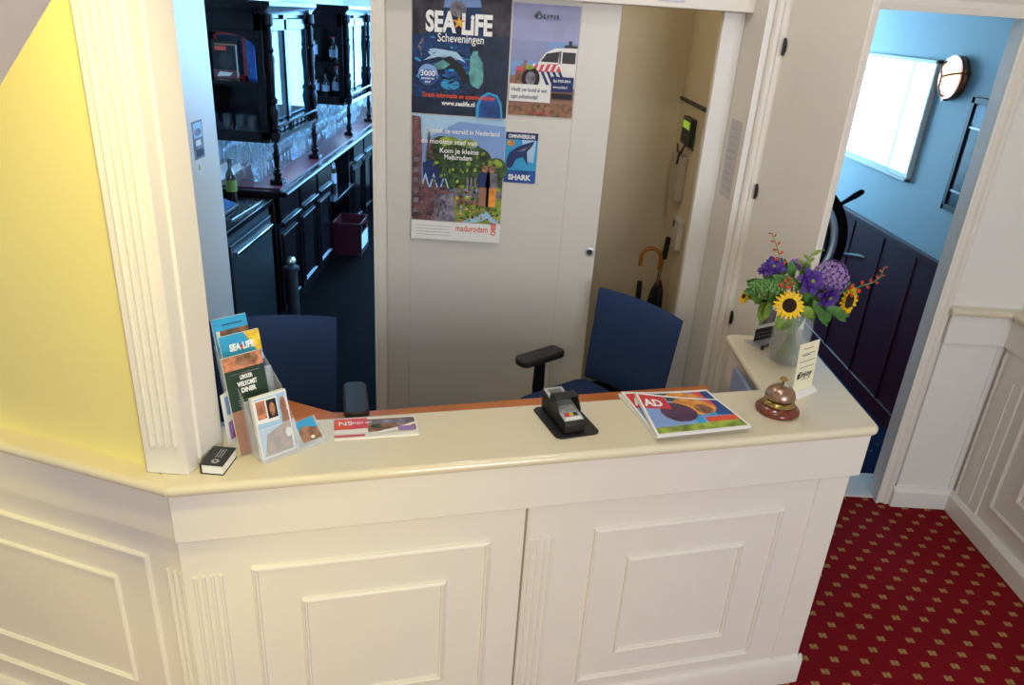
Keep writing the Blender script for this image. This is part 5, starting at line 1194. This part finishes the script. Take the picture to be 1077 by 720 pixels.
# bottles
def bottle(x, y, z, h, r, label, body=BOTTLE, lab=None, name='bottle', grp=None):
    t = thing(name, label, 'bottle', (x, y, z), grp)
    obj('glass_body', MB(body).lathe([(0, 0), (r * .95, 0), (r, .006), (r, h * .58), (r * .85, h * .66), (r * .38, h * .76), (r * .36, h * .95), (r * .42, h * .955), (r * .42, h), (0, h)], (x, y, z), 18), t, ang=50)
    obj('bottle_label', MB(lab or PAPER).lathe([(r + .0004, h * .18), (r + .0012, h * .18), (r + .0012, h * .48), (r + .0004, h * .48)], (x, y, z), 18, closed=True), t)
    obj('cap', MB(REDINK if 'red' in label else CHARC).lathe([(0, h * .95), (r * .46, h * .95), (r * .46, h * 1.01), (0, h * 1.01)], (x, y, z), 12), t)
    return t
bx = [(-1.86, 1.6255, .27, .04, 'tall dark bottle on the upper shelf of the second bar cabinet'), (-1.68, 1.6255, .20, .036, 'bottle with a red cap on the upper shelf of the second bar cabinet'), (-1.86, 1.3305, .21, .042, 'squat bottle at the left of the lower shelf in the second bar cabinet'), (-1.76, 1.3305, .18, .034, 'small bottle in the middle of the lower shelf in the second bar cabinet'), (-1.66, 1.3305, .25, .038, 'bottle with a red cap on the lower shelf of the second bar cabinet')]
for x, z, h, r, lb in bx: bottle(x, 7.12, z, h, r, lb, lab=pm('bottle_label_' + str(int(h * 100)), '#8a94a8', .5, var=.3))
for k, (x, y) in enumerate(((-1.62, 6.42), (-1.60, 6.58), (-1.64, 6.73))): bottle(x, y, .5855, .30, .038, ('nearest', 'middle', 'farthest')[k] + ' of the three bottles in the niche under the back bar', lab=SILVER)
# near serving counter with fridge
sc2 = thing('bar_serving_counter', 'low dark bar counter with a fridge, at the near left of the bar', 'bar counter', (-1.8, 4.2, 0))
YS0, YS1 = 3.72, 4.60
obj('carcass', MB(BLACKP).box(-2.095, -1.53, YS0, YS1, 0, .92), sc2, bev=.004)
obj('counter_top', MB(DWOOD).box(-2.095, -1.50, YS0 - .02, YS1 + .0, .92, .955), sc2, bev=.006)
d_ = obj('fridge_door', MB(BLACKP).box(-1.53, -1.505, 3.86, 4.56, .08, .86), sc2, bev=.004); obj('door_handle', MB(CHROME).box(-1.505, -1.488, 3.92, 4.55, .785, .808), d_, bev=.004)
obj('tap_rail', MB(CHROME).tube([(-1.56, 4.05, .957), (-1.53, 4.50, .962)], .008, 8), sc2)
q = aty(240, 206, 4.25)
reg = thing('till_screen', 'blue-lit slanted till screen on the near bar counter', 'till', (-1.80, 4.15, .9555))
m = MB(BLACKP); m.slab([(-1.98, 3.98, .956), (-1.62, 3.98, .956), (-1.62, 3.98, .975), (-1.98, 3.98, 1.10)], (0, .36, 0)); obj('housing', m, reg, bev=.004)
m = MB(pm('screen_glass', '#3b587c', .12, var=.05)); m.slab([(-1.63, 4.0, .981), (-1.97, 4.0, 1.10), (-1.97, 4.32, 1.10), (-1.63, 4.32, .981)], (.001, 0, .003)); obj('screen', m, reg)
p = atz(252, 203, .956); bottle(max(-2.0, p.x), min(p.y, 4.56), .9555, .235, .032, 'brown beer bottle with a yellow green label on the near bar counter', lab=LABELY, name='beer_bottle')
# post with chrome ball
PB_ = Vector((-1.42, 4.66, 0)); p = aty(306, 275, 4.66)
po = thing('queue_post', 'dark post with a chrome ball before the bar fridge', 'post', (p.x, 4.66, 0))
obj('post', MB(CHARC).lathe([(0, 0), (.12, 0), (.12, .015), (.04, .03), (.038, p.z - .06), (.052, p.z - .055), (.052, p.z - .035), (.02, p.z - .03), (0, p.z - .03)], (p.x, 4.66, 0), 20), po, ang=50)
obj('ball', MB(CHROME).ball((p.x, 4.66, p.z), .035, 16, 12), po)
# crate
g = atz(372, 266, 0)
cr = thing('beer_crate', 'red plastic crate on the dark floor by the back bar', 'crate', (-1.50, 6.55, 0))
m = MB(REDCRATE); x0, x1, y0_, y1_ = -1.60, -1.34, 6.50, 6.86
m.box(x0, x1, y0_, y1_, 0, .015); m.box(x0, x0 + .012, y0_, y1_, .015, .30); m.box(x0, x1, y0_, y0_ + .012, .015, .30); m.box(x0, x1, y1_ - .012, y1_, .015, .30); m.box(x1 - .012, x1, y0_, y1_, .015, .20); m.box(x1 - .012, x1, y0_, y0_ + .1, .2, .30); m.box(x1 - .012, x1, y1_ - .1, y1_, .2, .30); m.box(x1 - .012, x1, y0_, y1_, .26, .30)
obj('crate_body', m, cr, bev=.003); m = MB(PAPER).box(x1, x1 + .001, y0_ + .04, y1_ - .04, .05, .19); obj('crate_panel', m, cr)

# ================================================================== light
w = bpy.data.worlds.new('world'); SC.world = w; w.use_nodes = True
bgn = w.node_tree.nodes['Background']; bgn.inputs['Color'].default_value = (.94, .96, 1.0, 1); bgn.inputs['Strength'].default_value = .40
def area(name, loc, target, size, power, color, size_y=None):
    l = bpy.data.lights.new(name, 'AREA'); l.shape = 'RECTANGLE'; l.size = size; l.size_y = size_y or size; l.energy = power; l.color = color
    o = bpy.data.objects.new(name, l); COL.objects.link(o); o.location = loc; o.rotation_euler = (Vector(target) - Vector(loc)).to_track_quat('-Z', 'Y').to_euler(); return o
area('street_window_light', (1.85, -2.7, 1.9), (.7, 2.0, .8), 1.8, 125, (.85, .92, 1.0), 1.5)
def spot_lamp(name, loc, power, color, r=.04):
    l = bpy.data.lights.new(name, 'POINT'); l.energy = power; l.color = color; l.shadow_soft_size = r
    o = bpy.data.objects.new(name, l); COL.objects.link(o); o.location = loc; return o
spot_lamp('ceiling_spot', (.35, 1.05, 2.85), 7, (1, .97, .92))
spot_lamp('ceiling_spot', (.55, 1.75, 2.85), 12, (1, .96, .90))
spot_lamp('closet_fill_lamp', (.1, 3.72, 2.44), 3.2, (1, .93, .8))  # added fill lamp, no known fitting: brightens the closet interior
spot_lamp('ceiling_spot', (-.2, 2.6, 2.85), 8, (1, .97, .92))
l = bpy.data.lights.new('yellow_wall_spot', 'SPOT'); l.energy = 100; l.color = (1, .80, .16); l.spot_size = rad(92); l.spot_blend = .7; l.shadow_soft_size = .12
o = bpy.data.objects.new('yellow_wall_spot', l); COL.objects.link(o); o.location = (-.95, -.55, 2.35); o.rotation_euler = (Vector((-1.5, 1.5, 1.15)) - o.location).to_track_quat('-Z', 'Y').to_euler()
l = bpy.data.lights.new('yellow_ceiling_spot', 'SPOT'); l.energy = 52; l.color = (1, .84, .28); l.spot_size = rad(80); l.spot_blend = .8; l.shadow_soft_size = .06
o = bpy.data.objects.new('yellow_ceiling_spot', l); COL.objects.link(o); o.location = (-.50, .92, 2.50); o.rotation_euler = (Vector((-1.50, 1.68, 1.15)) - o.location).to_track_quat('-Z', 'Y').to_euler()
SC.view_settings.view_transform = 'Standard'; SC.view_settings.look = 'None'; SC.view_settings.exposure = 0; SC.view_settings.gamma = 1; SC.view_settings.use_curve_mapping = False
SC.cycles.max_bounces = 10; SC.cycles.transmission_bounces = 8; SC.cycles.transparent_max_bounces = 16; SC.cycles.sample_clamp_indirect = 6
SC.cycles.use_denoising = True
SC.cycles.caustics_reflective = False; SC.cycles.caustics_refractive = False
